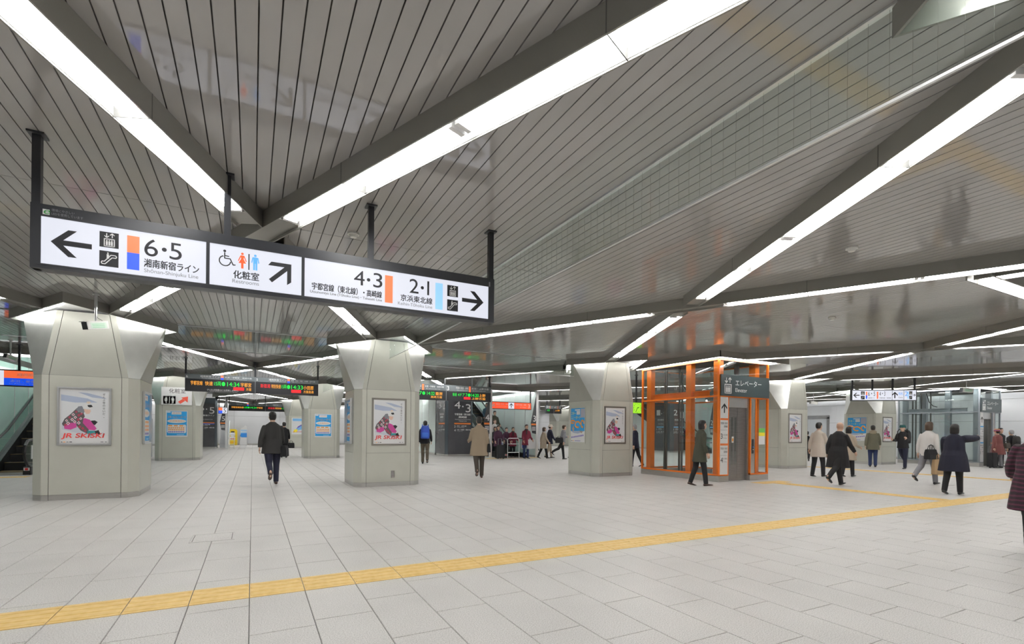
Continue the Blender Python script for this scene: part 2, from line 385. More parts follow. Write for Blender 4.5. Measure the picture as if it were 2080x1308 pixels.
lamp_no = [0]
def beam(P, Q, s0, s1, label, group=None, lit=True, tubes=None):
    """one arm of a ceiling beam from P towards Q, an upside-down channel with twin tubes in it"""
    P, Q = Vector(P), Vector(Q); d = (Q - P).normalized(); b = MB(); w = 0.125
    for u in (-w, w - 0.012): uvbox(b, P, d, s0, s1, u, u + 0.012, ZB, ZC, M_BEAM)
    n = Vector((-d.y, d.x))
    a, e = (tubes or (s0 + 0.5, s1 - 0.30))
    a0 = 0.58 if s1 > 3.0 else s0 + 0.35; secs = []; x = a0
    while s1 - 0.08 - x > 0.9: secs.append((x, min(x + 2.36, s1 - 0.08))); x = secs[-1][1]
    zend = x
    uvbox(b, P, d, s0, a0 - 0.02, -w + .012, w - .012, ZB + 0.03, ZB + 0.04, M_BEAM)
    if zend + 0.02 < s1: uvbox(b, P, d, zend + 0.02, s1, -w + .012, w - .012, ZB + 0.03, ZB + 0.04, M_BEAM)
    for s in [s0 + 1.7 + 2.4 * i for i in range(int((s1 - s0) / 2.4))]:
        if s < s1: uvbox(b, P, d, s, s + 0.006, -w - .0015, w + .0015, ZB + .001, ZC, M_SEAM)
    obj('beam', b, ceiling)
    if not lit: return
    M = P + d * ((a0 + zend) / 2); M3 = Vector((M.x, M.y, ZB))
    root = thing('fluorescent_lamp', label, 'lamp', M3, atan2(d.y, d.x), group)
    hl = (zend - a0) / 2
    obj('reflector', MB().box(-hl - .03, -0.112, 0.075, hl + .03, 0.112, 0.085, M_WHITE).box(-hl - .03, -0.112, 0.012, hl + .03, -0.108, 0.08, M_WHITE).box(-hl - .03, 0.108, 0.012, hl + .03, 0.112, 0.08, M_WHITE), root)
    for qa, qb in secs:
        xa, xb = qa - a0 - hl + 0.045, qb - a0 - hl - 0.045
        for u in (-0.042, 0.042):
            t = obj('tube', MB().tube([(xa, u, 0.038), (xb, u, 0.038)], 0.0155, M_TUBE, 8), root, smooth=False)
        for x in (xa - 0.03, xb - 0.005): obj('socket', MB().box(x, -.062, 0.018, x + 0.035, .062, 0.076, M_WHITE), root)

HX, HY = 1.30, 2.07                        # half diagonals of the rhombic fascia round each column head
def to_fascia(d): return 1 / (abs(d.x) / HX + abs(d.y) / HY)
COLN = dict(A='the hanging-camera column', B='the column left of the tan coat', C='the column left of the orange elevator', D='the column right of the orange elevator', E='the column beside the grey elevator',
            A2='the restroom-sign column', B2='the rear blue-poster column', C2='the 4-3 pylon', D2='the rear right column', E2='the 2-1 pylon',
            A3='the 5 pylon', B3='the winter-poster column', C3='the last column row', D3='the row behind the escalator', E3='the tiny far column')
XN = {('A', 1): 'the big-sign crossing', ('B', 1): 'the crossing right of centre', ('C', 1): 'the crossing past the orange elevator', ('D', 1): 'the far-right crossing', ('E', 1): 'the last crossing at right', ('Z', 1): 'the crossing off the left edge',
      ('A', 2): 'the crossing over boards 6-5', ('B', 2): 'the crossing over boards 4-3', ('C', 2): 'the crossing behind the orange elevator', ('D', 2): 'the crossing behind the walking crowd', ('E', 2): 'the crossing behind the grey elevator', ('Z', 2): 'the crossing over the left escalator',
      ('A', 3): 'the far crossing before the white wall', ('B', 3): 'the far crossing past the 4-3 pylon', ('C', 3): 'the far crossing past the red sign', ('D', 3): 'the far crossing in the right hall', ('E', 3): 'the rearmost crossing at right', ('Z', 3): 'the rearmost crossing at left'}
for _n, _t in zip('ZABCDE', ('far left corner', '5 stairs', 'winter poster', '4-3 pylon', 'right hall', 'far right corner')): XN[(_n, 4)] = 'the back-wall crossing by the ' + _t
names = list('ZABCDEF')
for ia in range(len(names) - 1):
    na, nb = names[ia], names[ia + 1]; xa, xb = CX[na], CX[nb]
    for row in (0, 1, 2, 3, 4):
        ya, yb = RY[row - 1], RY[row]; P = ((xa + xb) / 2, (ya + yb) / 2)
        for kx, ky in ((0, 1), (1, 0), (0, 0), (1, 1)):
            if row == 4 and ky: continue
            Q = ((xb if kx else xa), (yb if ky else ya)); v = Vector(Q) - Vector(P); d = v.normalized(); L = v.length - to_fascia(d)
            th = atan2(abs(d.x), abs(d.y)); cross = 0.125 / sin(2 * th) + 0.125 / abs(math.tan(2 * th))
            s0 = 0.0 if kx != ky else max(cross, 0.15)
            col = (nb if kx else na) + {0: '', 1: '', 2: '2', 3: '3', 4: '4', -1: ''}[row if ky else row - 1]
            cn = COLN.get(col) if (row if ky else row - 1) >= 1 else None
            s1 = L; tubes = None
            hit = False
            for wx0, wx1, wy0, wy1 in WELLS:      # arms stop where an escalator well opens in the ceiling
                for s in [x * 0.05 for x in range(int(L / 0.05))]:
                    p = Vector(P) + d * s
                    if wx0 - .25 < p.x < wx1 + .25 and wy0 - .25 < p.y < wy1 + .25:
                        s1 = min(s1, s); break
            if na == 'C' and row == 1 and kx == 0 and ky == 1: s1 = min(s1, 4.05)   # meets the elevator canopy
            if na == 'D' and row == 1 and kx == 1 and ky == 1: s1 = L
            if na == 'E' and row == 1 and ky == 1 and kx == 0: s1 = min(s1, L)
            if s1 < 0.9: continue
            if row == 0:
                if na in 'ZEF': continue
                beam(P, Q, s0, s1, 'twin-tube fluorescent lamp in a ceiling beam behind the viewer', 'fluorescent lamps behind the viewer'); continue
            far = {True: 'far', False: 'near'}[bool(ky)]; side = 'right' if kx else 'left'
            if cn: lab = f'lamp from {XN[(na, row)]} to {cn}'
            else: lab = f'{side} {"back" if ky else "front"} fluorescent lamp of {XN[(na, row)]}'
            beam(P, Q, s0, s1, lab, 'twin-tube lamps in the ceiling beams')

def fascia_ring(cx, cy, lamp_label, low=()):
    f = MB(); pts = [Vector((0, -HY)), Vector((HX, 0)), Vector((0, HY)), Vector((-HX, 0))]
    inn = [p * (1 - 0.014) for p in pts]
    for i in range(4):
        a, b, c, d = pts[i], pts[(i + 1) % 4], inn[(i + 1) % 4], inn[i]
        f.vprism([(cx + p.x, cy + p.y) for p in (a, b, c, d)], ZB, ZC, M_BEAM)
    obj('fascia', f, ceiling)
    root = thing('cove_lamp', lamp_label, 'lamp', (cx, cy, ZB), 0, 'cove lamps round the column heads')
    obj('reflector', MB().vprism([(p.x * .97, p.y * .97) for p in pts], 0.135, 0.15, M_WHITE), root)
    for i in range(4):
        a, b = pts[i] * 0.915, pts[(i + 1) % 4] * 0.915; e = (b - a)
        p, q = a + e * 0.06, a + e * 0.94; zt_ = 0.022 if i in low else 0.062
        obj('tube', MB().tube([(p.x, p.y, zt_), (q.x, q.y, zt_)], 0.014, M_TUBE, 6), root)

# smoke curtains of glass along the column lines
def curtain(p, q, n, label):
    p, q = Vector(p), Vector(q); d = (q - p).normalized(); L = (q - p).length
    root = thing('smoke_curtain', label, 'glass curtain', (p.x, p.y, 2.98), atan2(d.y, d.x), 'glass smoke curtains under the ceiling')
    w = 1.8225 if n is None else L / n; k = 0; wires = MB(); x = .1
    while k * w < L - .05:
        obj('glass_pane', MB().box(k * w + .004, -.004, 0.012, min((k + 1) * w, L) - .004, .004, 0.49, M_GLASS), root); k += 1
    while n is None and x < L: wires.box(x - .0005, -.0005, .014, x + .0005, .0005, .478, M_BEAM); x += .0995
    if n is None: obj('wires', wires, root, kind='stuff')
    obj('bottom_rail', MB().box(0, -.009, 0, L, .009, 0.014, M_ALU), root)
    obj('top_rail', MB().box(0, -.02, 0.478, L, .02, 0.495, M_ALU), root)
yb_ = RY[1]
curtain((CX['B'], 0.235), (CX['B'], yb_ - 0.775), None, 'long glass smoke curtain running from upper right to the column left of the tan coat')
curtain((CX['B'], yb_ + .9), (CX['B'], RY[2] - 0.8), 6, 'glass smoke curtain behind the column left of the tan coat')
for a, b, n, lab in (('A', 'B', 2, 'glass smoke curtain between the two nearest columns, before departure boards 6 and 5'),
                     ('B', 'C', 3, 'glass smoke curtain above the tan-coated man, towards the orange elevator'),
                     ('D', 'E', 3, 'glass smoke curtain right of the orange elevator, above the walking crowd')):
    curtain((CX[a] + 1.02, yb_), (CX[b] - 1.02, yb_), n, lab)
curtain((CX['Z'] + 1.5, yb_), (CX['A'] - 1.02, yb_), 3, 'glass smoke curtain at the left edge of the view')

# ------------------------------------------------------------------ walls
def wall(name, mb): return obj(name, mb, kind='structure')
wr = wall('wall_right', MB().box(XR + .03, YF, 0, XR + .2, YB, 3.7, M_SEAM))
y = -2.0
while y < YB - 0.1:
    for z0, z1 in ((0.12, 1.02), (1.03, 1.98), (1.99, 3.02), (3.03, 3.60)):
        obj('panel', MB().box(XR, y + .003, z0, XR + .03, min(y + 2.4, YB) - .003, z1, M_WALL), wr)
    y += 2.4
obj('baseboard_right', MB().box(XR - .012, -2, 0, XR + .03, YB, 0.12, M_STEEL), kind='structure')
wb = wall('wall_back', MB().box(XL, YB + .03, 0, XR, YB + .2, 3.7, M_SEAM))
x = XL
while x < XR - 0.1:
    for z0, z1 in ((0.12, 2.30), (2.31, 3.60)):
        obj('panel', MB().box(x + .004, YB, z0, min(x + 3.3, XR) - .004, YB + .03, z1, M_WALL), wb)
    x += 3.3
obj('baseboard_back', MB().box(XL, YB - .012, 0, XR, YB + .03, 0.12, M_STEEL), kind='structure')
wl = wall('wall_left', MB().box(XL - .2, YF, 0, XL - .03, YB, 3.7, M_SEAM))
y = 10.0
while y < YB - 0.1:
    obj('panel', MB().box(XL - .03, y + .004, 0.0, XL, min(y + 1.25, YB) - .004, 3.6, M_GREEN), wl); y += 1.25
wall('wall_front', MB().box(XL, YF - .2, 0, XR, YF, 3.7, M_WALL))
# shutter niche in the right wall, far right hall
dn = obj('door_1', MB().box(XR - .03, 17.6, 0, XR + .01, 17.75, 2.35, M_DSTEEL).box(XR - .03, 20.1, 0, XR + .01, 20.25, 2.35, M_DSTEEL).box(XR - .03, 17.6, 2.25, XR + .01, 20.25, 2.45, M_DSTEEL), kind='structure')
for k in range(2): obj('door_leaf', MB().box(XR - .018, 17.76 + 1.17 * k, 0.02, XR, 18.92 + 1.17 * k, 2.24, M_GREYP if k else mat('door_leaf_grey', (.5, .52, .54), .4)), dn)

# wall-washing tubes behind a fascia along the tops of the right and back walls
def wall_wash(P, Q, label, n, off=.24, tm=None):
    P, Q = Vector(P), Vector(Q); d = (Q - P).normalized(); L = (Q - P).length; b = MB()
    uvbox(b, P, d, 0, L, off + .10, off + .12, ZB - .02, ZC, M_BEAM); obj('fascia', b, ceiling)
    r = thing('fluorescent_lamp', label, 'lamp', (P.x, P.y, ZB), atan2(d.y, d.x), 'wall-washing lamps')
    for k in range(n): obj('tube', MB().tube([(L * k / n + .05, off, .06), (L * (k + 1) / n - .05, off, .06)], .0155, tm or M_TUBE2, 6), r)
wall_wash((XR, 2.0), (XR, 30.0), 'wall-washing lamp along the top of the white wall at far right', 10)
wall_wash((8.0, YB), (XL + 2, YB), 'wall-washing lamp along the top of the far back wall', 8, .24, M_TUBE)

wall_wash((-7.30, 32.5), (-7.30, 18.7), 'lamp along the top of the green wall over the left escalator', 6, .5, M_TUBE)
wall_wash((12.66, 21.9), (12.66, 34.0), 'added lamp brightening the pale green wall beside the descending escalator', 5, .5, M_TUBE)  # added lamp: brightens this wall in place of its backlight

# ------------------------------------------------------------------ columns
def quad_patch(mb, a, b, c, d, n, m, bulge=0.0):
    """ruled surface: a-b lower edge, d-c upper edge"""
    a, b, c, d = map(Vector, (a, b, c, d)); vs = []
    for j in range(n + 1):
        t = j / n; te = t ** 1.15
        for i in range(n + 1):
            s = i / n; vs.append(a.lerp(b, s).lerp(d.lerp(c, s), t))
    fs = [(j * (n + 1) + i, j * (n + 1) + i + 1, (j + 1) * (n + 1) + i + 1, (j + 1) * (n + 1) + i) for j in range(n) for i in range(n)]
    return mb.add(vs, fs, m)
W2, CH, ZBAND, ZTOP, ZPL = 0.77, 0.155, 2.245, 3.40, 0.095
FH = W2 - CH                                # half length of the flat faces
def rot(p, q):                              # quarter turns about z
    for _ in range(q): p = (-p[1], p[0], *p[2:])
    return p
COLMESH = {}
def col_meshes(split):
    if split in COLMESH: return COLMESH[split]
    out = []
    def R4(v, q): return [rot(p, q) for p in v]
    def pan(poly_xz, q, m, name, t=0.012):  # panel in the plane of the face, proud of the core
        mb = MB(); n = len(poly_xz)
        fr = [(x, -W2, z) for x, z in poly_xz]; bk = [(x, -W2 + t, z) for x, z in poly_xz]
        mb.add(R4(fr + bk, q), [tuple(range(n)), tuple(range(n, 2 * n))[::-1]] + [((i + 1) % n, i, n + i, n + (i + 1) % n) for i in range(n)], m)
        out.append((name, mb.mesh(name), False))
    core = MB().vprism([(FH - .01, -W2 + .012), (W2 - .012, -FH + .01), (W2 - .012, FH - .01), (FH - .01, W2 - .012), (-FH + .01, W2 - .012), (-W2 + .012, FH - .01), (-W2 + .012, -FH + .01), (-FH + .01, -W2 + .012)], 0.0, ZBAND + .1, M_SEAM)
    core.vprism([(.36, -.68), (.68, -.3), (.68, .3), (.36, .68), (-.36, .68), (-.68, .3), (-.68, -.3), (-.36, -.68)], ZBAND, ZTOP - .02, M_SEAM)
    out.append(('core', core.mesh('core'), False))
    pl = MB().vprism([(FH, -W2 + .004), (W2 - .004, -FH), (W2 - .004, FH), (FH, W2 - .004), (-FH, W2 - .004), (-W2 + .004, FH), (-W2 + .004, -FH), (-FH, -W2 + .004)], 0.0, ZPL, M_STEEL)
    for q in range(4):
        for x in (-.515, .515): pl.add(R4([(x - .003, -W2 + .003, 0), (x + .003, -W2 + .003, 0), (x + .003, -W2 + .003, ZPL), (x - .003, -W2 + .003, ZPL)], q), [(0, 1, 2, 3)], M_SEAM)
    out.append(('plinth', pl.mesh('plinth'), False))
    J = 0.515; g = 0.004
    for q in range(4):
        zs = [(ZPL + .004, ZBAND - .004)] if not split else [(ZPL + .004, 0.775), (0.781, ZBAND - .004)]
        for z0, z1 in zs: pan([(-J + g, z0), (J - g, z0), (J - g, z1), (-J + g, z1)], q, M_COL, 'panel')
        for s in (-1, 1): pan(sorted([(s * (J + g), ZPL + .004), (s * FH, ZPL + .004)]) + sorted([(s * (J + g), ZBAND - .004), (s * FH, ZBAND - .004)], reverse=True), q, M_COL, 'panel')
        mb = MB(); mb.add(R4([(FH, -W2, ZPL + .004), (W2, -FH, ZPL + .004), (W2, -FH, ZBAND - .004), (FH, -W2, ZBAND - .004)], q), [(0, 1, 2, 3)], M_COL)
        out.append(('corner_panel', mb.mesh('corner_panel'), False))
        if q % 2 == 0:                       # front and back: trapezoids in one plane, with two joints
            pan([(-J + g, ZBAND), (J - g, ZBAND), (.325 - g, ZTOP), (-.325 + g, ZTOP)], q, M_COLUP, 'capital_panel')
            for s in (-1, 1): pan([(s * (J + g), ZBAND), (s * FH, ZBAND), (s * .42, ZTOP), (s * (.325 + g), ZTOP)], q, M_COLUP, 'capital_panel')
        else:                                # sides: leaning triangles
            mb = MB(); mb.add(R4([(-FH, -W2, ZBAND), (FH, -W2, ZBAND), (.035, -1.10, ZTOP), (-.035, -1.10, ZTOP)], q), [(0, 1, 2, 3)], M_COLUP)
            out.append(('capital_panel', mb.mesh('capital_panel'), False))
    for sx in (-1, 1):
        for sy in (-1, 1):
            mb = MB(); quad_patch(mb, (sx * FH, sy * W2, ZBAND), (sx * W2, sy * FH, ZBAND), (sx * 1.10, sy * .035, ZTOP), (sx * .42, sy * W2, ZTOP), 10, M_FLARE)
            out.append(('capital_flare', mb.mesh('capital_flare', True), True))
    COLMESH[split] = out; return out
def column(cx, cy, label, split=True):
    root = thing('column', label, 'column', (cx, cy, 0), 0, 'octagonal columns of the concourse')
    for nm, me, _ in col_meshes(split): obj(nm, me, root)
    return root
COLS = [('A', 1, False, 'nearest grey octagonal column at left, standing behind the hanging security camera'),
        ('B', 1, True, 'grey octagonal column with a ski poster, left of the tan-coated man'),
        ('C', 1, True, 'grey octagonal column with two posters, just left of the orange elevator'),
        ('D', 1, True, 'grey octagonal column partly hidden by the orange elevator, on its right'),
        ('E', 1, True, 'grey octagonal column with two posters beside the grey elevator'),
        ('A', 2, False, 'grey octagonal column carrying the small white restroom sign'),
        ('B', 2, False, 'grey octagonal column with a blue poster, right of the man in black'),
        ('B', 3, True, 'far grey column with a winter poster near the back wall'),
        ('E', 3, True, 'tiny far grey column seen between the red platform sign and the orange elevator')]
colobj = {}
for n, r, sp, lab in COLS:
    colobj[(n, r)] = column(CX[n], RY[r], lab, sp)
    fascia_ring(CX[n], RY[r], {'A1': 'bright cove lamp round the head of the nearest left column', 'B1': 'cove lamp round the head of the column left of the tan coat',
        'C1': 'cove lamp round the head of the column left of the orange elevator', 'D1': 'cove lamp round the head of the column right of the orange elevator',
        'E1': 'cove lamp round the head of the column beside the grey elevator', 'A2': 'cove lamp round the column head above the restroom sign',
        'B2': 'cove lamp round the column head right of departure board 5', 'B3': 'cove lamp round the far column head near the back wall', 'E3': 'cove lamp round the tiny far column head'}[f'{n}{r}'], {'A1': (3,), 'B1': (0,)}.get(f'{n}{r}', ()))
fascia_ring(CX['B'], RY[0], 'cove lamp of the fascia cut by the top right corner')
obj('outlet_cover', MB().bev(.06, -W2 - .03, .20, .13, -W2, .36, .008, M_DSTEEL), colobj[('B', 1)])

# ------------------------------------------------------------------ pictograms (flat prints in XZ facing -Y)
def arrow(mb, tx, tz, L, ang, m, y, w=None):
    """JR style arrow: tip at tx,tz, length L, pointing along ang (degrees, 0 = right)"""
    mb.cut()
    P = [(0, 0), (-.42, .42), (-.63, .42), (-.30, .082), (-1, .082), (-1, -.082), (-.30, -.082), (-.63, -.42), (-.42, -.42)]
    a = R(ang); q = [(tx + L * (x * cos(a) - z * sin(a)), tz + L * (x * sin(a) + z * cos(a))) for x, z in P]
    for k, ix in enumerate(((0, 1, 2, 3), (0, 8, 7, 6), (0, 3, 4, 5, 6))): mb.flat([q[i] for i in ix], y - k * 1e-4, m)
def corner_arrow(mb, x0, z0, x1, z1, m, y):
    """arrow to the upper right with a squared head"""
    mb.cut()
    sx, sz = x1 - x0, z1 - z0
    T = lambda p: [(x0 + a * sx, z0 + b * sz) for a, b in p]
    mb.flat(T([(.04, .17), (.17, .03), (.90, .74), (.76, .88)]), y, m)
    mb.flat(T([(.14, 1.0), (1, 1), (1, .82), (.0, .82)]), y - 1e-4, m); mb.flat(T([(.82, 1), (1, 1), (1, .14), (.82, .0)]), y - 2e-4, m)
def person_picto(mb, cx, z0, h, m, y, woman=False):
    mb.cut()
    mb.disc(cx, z0 + h * .925, h * .075, y, m)
    if woman:
        mb.flat([(cx - .10 * h, z0 + .82 * h), (cx + .10 * h, z0 + .82 * h), (cx + .07 * h, z0 + .6 * h), (cx + .21 * h, z0 + .33 * h), (cx - .21 * h, z0 + .33 * h), (cx - .07 * h, z0 + .6 * h)], y - 1e-4, m)
        for s in (-1, 1): mb.stroke([(cx + s * .09 * h, z0 + .79 * h), (cx + s * .22 * h, z0 + .45 * h)], .055 * h, y - 2e-4, m)
        mb.rect(cx - .065 * h, z0, cx + .065 * h, z0 + .36 * h, y - 3e-4, m)
    else:
        mb.rect(cx - .12 * h, z0 + .42 * h, cx + .12 * h, z0 + .82 * h, y - 1e-4, m)
        for s in (-1, 1):
            mb.rect(cx + s * .015 * h, z0, cx + s * .115 * h, z0 + .45 * h, y - 2e-4, m)
            mb.stroke([(cx + s * .14 * h, z0 + .80 * h), (cx + s * .20 * h, z0 + .46 * h)], .06 * h, y - 3e-4, m)
def lift_picto(mb, x0, z0, w, h, y, fg, bg=None):
    mb.cut()
    if bg: mb.rect(x0, z0, x0 + w, z0 + h, y, bg)
    X = lambda a: x0 + a * w; Z = lambda b: z0 + b * h; e = 4e-4
    for (xa, za), (xb, zb) in (((.22, .06), (.80, .11)), ((.22, .53), (.80, .58)), ((.22, .06), (.28, .58)), ((.74, .06), (.80, .58))):
        mb.rect(X(xa), Z(za), X(xb), Z(zb), y - e, fg)
    for c in (.38, .51, .64):
        mb.rect(X(c - .05), Z(.14), X(c + .05), Z(.40), y - e - 1e-4, fg); mb.disc(X(c), Z(.455), w * .042, y - e - 1e-4, fg, n=8)
    for c, s in ((.37, -1), (.66, 1)):
        mb.rect(X(c - .025), Z(.65), X(c + .025), Z(.92), y - e, fg)
        t = .93 if s > 0 else .64
        for q in (-1, 1): mb.stroke([(X(c + q * .12), Z(t - s * .12)), (X(c), Z(t))], w * .05, y - e - 2e-4, fg)
def escal_picto(mb, x0, z0, w, h, y, fg, bg):
    mb.cut()
    mb.rect(x0, z0, x0 + w, z0 + h, y, bg); X = lambda a: x0 + a * w; Z = lambda b: z0 + b * h
    mb.stroke([(X(a), Z(b)) for a, b in ((.14, .16), (.30, .16), (.66, .60), (.86, .60), (.90, .68), (.84, .76), (.60, .76), (.26, .32), (.14, .32), (.10, .24))], .055 * w, y - 4e-4, fg, closed=True)
    mb.rect(X(.38), Z(.52), X(.50), Z(.80), y - 5e-4, fg); mb.disc(X(.44), Z(.87), .045 * w, y - 5e-4, fg, n=10)
def wheelchair(mb, x0, z0, w, h, y, m):
    mb.cut()
    X = lambda a: x0 + a * w; Z = lambda b: z0 + b * h; t = .07 * w
    mb.disc(X(.34), Z(.93), .085 * w, y, m)
    mb.stroke([(X(.34), Z(.84)), (X(.34), Z(.48)), (X(.66), Z(.48)), (X(.84), Z(.12)), (X(.98), Z(.14))], t, y - 1e-4, m)
    mb.stroke([(X(.36), Z(.64)), (X(.60), Z(.62))], t, y - 2e-4, m)
    mb.stroke([(X(.27), Z(.57))] + [(X(.36 + .33 * cos(a)), Z(.32 + .31 * sin(a))) for a in [R(115 + 20 * k) for k in range(13)]], t, y - 3e-4, m)

# ------------------------------------------------------------------ the big hanging direction sign
def hanger(name, x, z0, z1, root, m=None, w=.055, d=.055, y=0.06):
    m = m or M_BLACK
    obj(name, MB().box(x - w / 2, y - d / 2, z0, x + w / 2, y + d / 2, z1 - .012, m).box(x - w, y - d, z1 - .014, x + w, y + d, z1, m), root)
def big_sign():
    x0, x1, z0, z1 = -1.44, 2.288, 2.475, 2.945
    r = thing('hanging_sign', 'big black hanging sign with backlit white panels for platforms and restrooms', 'sign', (0, 4.80, 0))
    f = MB(); P = [(-1.382, -.352), (-.327, .377), (.402, 2.222)]; za, zb = 2.511, 2.857
    f.box(x0, .02, z0, x1, .13, z1, M_BLACK)
    ed = [x0, P[0][0], P[0][1], P[1][0], P[1][1], P[2][0], P[2][1], x1]
    for a, b in zip(ed[0::2], ed[1::2]): f.box(a, 0, z0, b, .02, z1, M_BLACK)
    for a, b in P: f.box(a, 0, z0, b, .02, za, M_BLACK).box(a, 0, zb, b, .02, z1, M_BLACK)
    f.box(x0 + .035, -.002, z0 + .022, x1 - .035, 0, z0 + .026, M_INK)
    obj('frame', f, r)
    for a, b in P: obj('panel', MB().box(a, .008, za, b, .019, zb, M_SIGNW), r)
    for x in (x0 + .02, -.203, .994, x1 - .02): hanger('hanger', x, z0 if x in (x0 + .02, x1 - .02) else z1, ZC, r, w=.05)
    y = .0065; k = MB()
    arrow(k, -1.328, 2.682, .237, 180, M_INK, y); arrow(k, 2.166, 2.680, .245, 0, M_INK, y)
    lift_picto(k, -1.046, 2.695, .117, .118, y, M_WINK, M_INK); escal_picto(k, -1.046, 2.549, .117, .118, y, M_WINK, M_INK)
    lift_picto(k, 1.758, 2.696, .118, .115, y, M_WINK, M_INK); escal_picto(k, 1.758, 2.548, .118, .115, y, M_WINK, M_INK)
    wheelchair(k, -.262, 2.682, .125, .135, y, M_INK)
    person_picto(k, -.089, 2.680, .135, M_SIGNOR, y, True); k.rect(-.044, 2.676, -.035, 2.812, y, M_INK); person_picto(k, .009, 2.680, .135, M_SIGNMB, y)
    corner_arrow(k, .108, 2.590, .293, 2.776, M_INK, y)
    pieces(('lettering', 'pictogram'), k, r)
    t = MB()
    t.text('6', -.768, 2.674, y, .136, M_INK, w=.088); t.disc(-.638, 2.742, .0165, y, M_INK); t.text('5', -.603, 2.674, y, .134, M_INK, w=.082)
    t.text('湘南新宿ライン', -.769, 2.585, y, .066, M_INK, w=.367, bold=.022); t.text('Shōnan-Shinjuku Line', -.768, 2.534, y, .040, M_GREYTXT, w=.362)
    t.text('化粧室', -.155, 2.590, y, .068, M_INK, w=.193, bold=.022); t.text('Restrooms', -.162, 2.551, y, .031, M_GREYTXT, w=.2)
    t.text('4', .832, 2.680, y, .136, M_INK, w=.098); t.disc(.966, 2.742, .0165, y, M_INK); t.text('3', 1.01, 2.680, y, .138, M_INK, w=.086)
    t.text('宇都宮線（東北線）・高崎線', .465, 2.582, y, .066, M_INK, w=.627, bold=.022); t.text('Utsunomiya Line (Tōhoku Line)・Takasaki Line', .45, 2.545, y, .031, M_GREYTXT, w=.643, bold=.022)
    t.text('2', 1.363, 2.676, y, .14, M_INK, w=.092); t.disc(1.494, 2.742, .0165, y, M_INK); t.text('1', 1.545, 2.676, y, .14, M_INK)
    t.text('京浜東北線', 1.276, 2.586, y, .064, M_INK, w=.323, bold=.022); t.text('Keihin-Tōhoku Line', 1.25, 2.544, y, .032, M_GREYTXT, w=.349)
    t.text('環境にやさしい', -1.322, 2.901, -.001, .020, M_GREYTXT, w=.13); t.text('LEDを使用しています', -1.322, 2.874, -.001, .021, M_GREYTXT, w=.18)
    t.rect(-1.372, 2.870, -1.333, 2.909, -.0005, M_PAPER)
    t.text('e', -1.369, 2.874, -.001, .031, mat('eco_green', (.05, .35, .07), .5), w=.034, shear=.25)
    t.rect(2.224, 2.858, 2.240, 2.908, -.0005, M_GREYTXT)
    pieces(('lettering', 'print'), t, r)
    b = MB()
    b.rect(-.877, 2.681, -.799, 2.813, y, M_SIGNO); b.cut().rect(-.877, 2.550, -.799, 2.681, y, M_SIGNB)
    b.cut().rect(1.122, 2.549, 1.197, 2.812, y, M_SIGNO); b.cut().rect(1.631, 2.547, 1.709, 2.814, y, M_SIGNLB)
    pieces(('lettering', 'line_colour_bar'), b, r)
big_sign()

# ------------------------------------------------------------------ departure boards
def board(name, x0, x1, Y, z0, z1, label, halves, split, hang, group):
    r = thing(name, label, 'departure board', (0, Y, 0), 0, group)
    c = MB().box(x0, 0.012, z0, x1, .16, z1, M_BLACK); c.box(x0, .003, split, x1, .012, z1, M_BAND); c.box(x0, .005, z0, x1, .012, split, M_INK)
    mid = (x0 + x1) / 2; c.box(mid - .008, 0, z0, mid + .008, .005, z1, M_GREYTXT)
    obj('housing', c, r)
    for x in hang: hanger('hanger', x, z1, ZC, r, w=.05)
    hd, ld = MB(), MB()
    for k, fn in enumerate(halves):
        a = x0 if k == 0 else mid; fn(hd, ld, a + .02, mid - .02 if k == 0 else x1 - .02, z0, split, z1)
    pieces(('lettering', 'line_colour_bar'), hd, r); pieces(('led_text', 'led_block'), ld, r)
def half65(num, jp, en, jp2, bar2, led, note=None):
    def fn(h, l, xa, xb, z0, zs, z1):
        W = xb - xa; H_ = z1 - zs
        h.text(num, xa + .01, zs + .03, .002, H_ - .07, M_WINK)
        h.text(jp, xa + W * .20, zs + H_ * .40, .002, H_ * .42, M_WINK, w=W * .28); h.text(en, xa + W * .22, zs + H_ * .14, .002, H_ * .16, M_WINK, w=W * .25)
        for i, m in enumerate(bar2): h.cut().rect(xa + W * .495, zs + H_ * (.94 - .5 * (i + 1) * (2 / len(bar2)) * .95), xa + W * .535, zs + H_ * (.94 - .5 * i * (2 / len(bar2)) * .95), .0015, m)
        h.text(jp2, xa + W * .555, zs + H_ * .46, .002, H_ * .30, M_WINK, w=W * .40); h.text('for ' + en, xa + W * .58, zs + H_ * .16, .002, H_ * .14, M_WINK, w=W * .3)
        hz = zs - z0
        for txt, a, b, m, row in led:
            zz = z0 + hz * (.50 if row == 0 else .19)
            if txt is None: l.cut().rect(xa + W * a, zz, xa + W * b, zz + hz * .26, .003, m)
            else: l.text(txt, xa + W * a, zz, .002, hz * (.34 if row == 0 else .24), m, w=W * (b - a))
        if note:
            h.text(note, xa + W * .30, z0 + hz * .10, .002, hz * .13, M_WINK, w=W * .46); h.text('Shonan-Shinjuku Line trains do not stop here', xa + W * .34, z0 + hz * .02, .002, hz * .06, M_WINK, w=W * .4)
    return fn
ob = (M_SIGNO, M_SIGNB); oo = (M_SIGNO,)
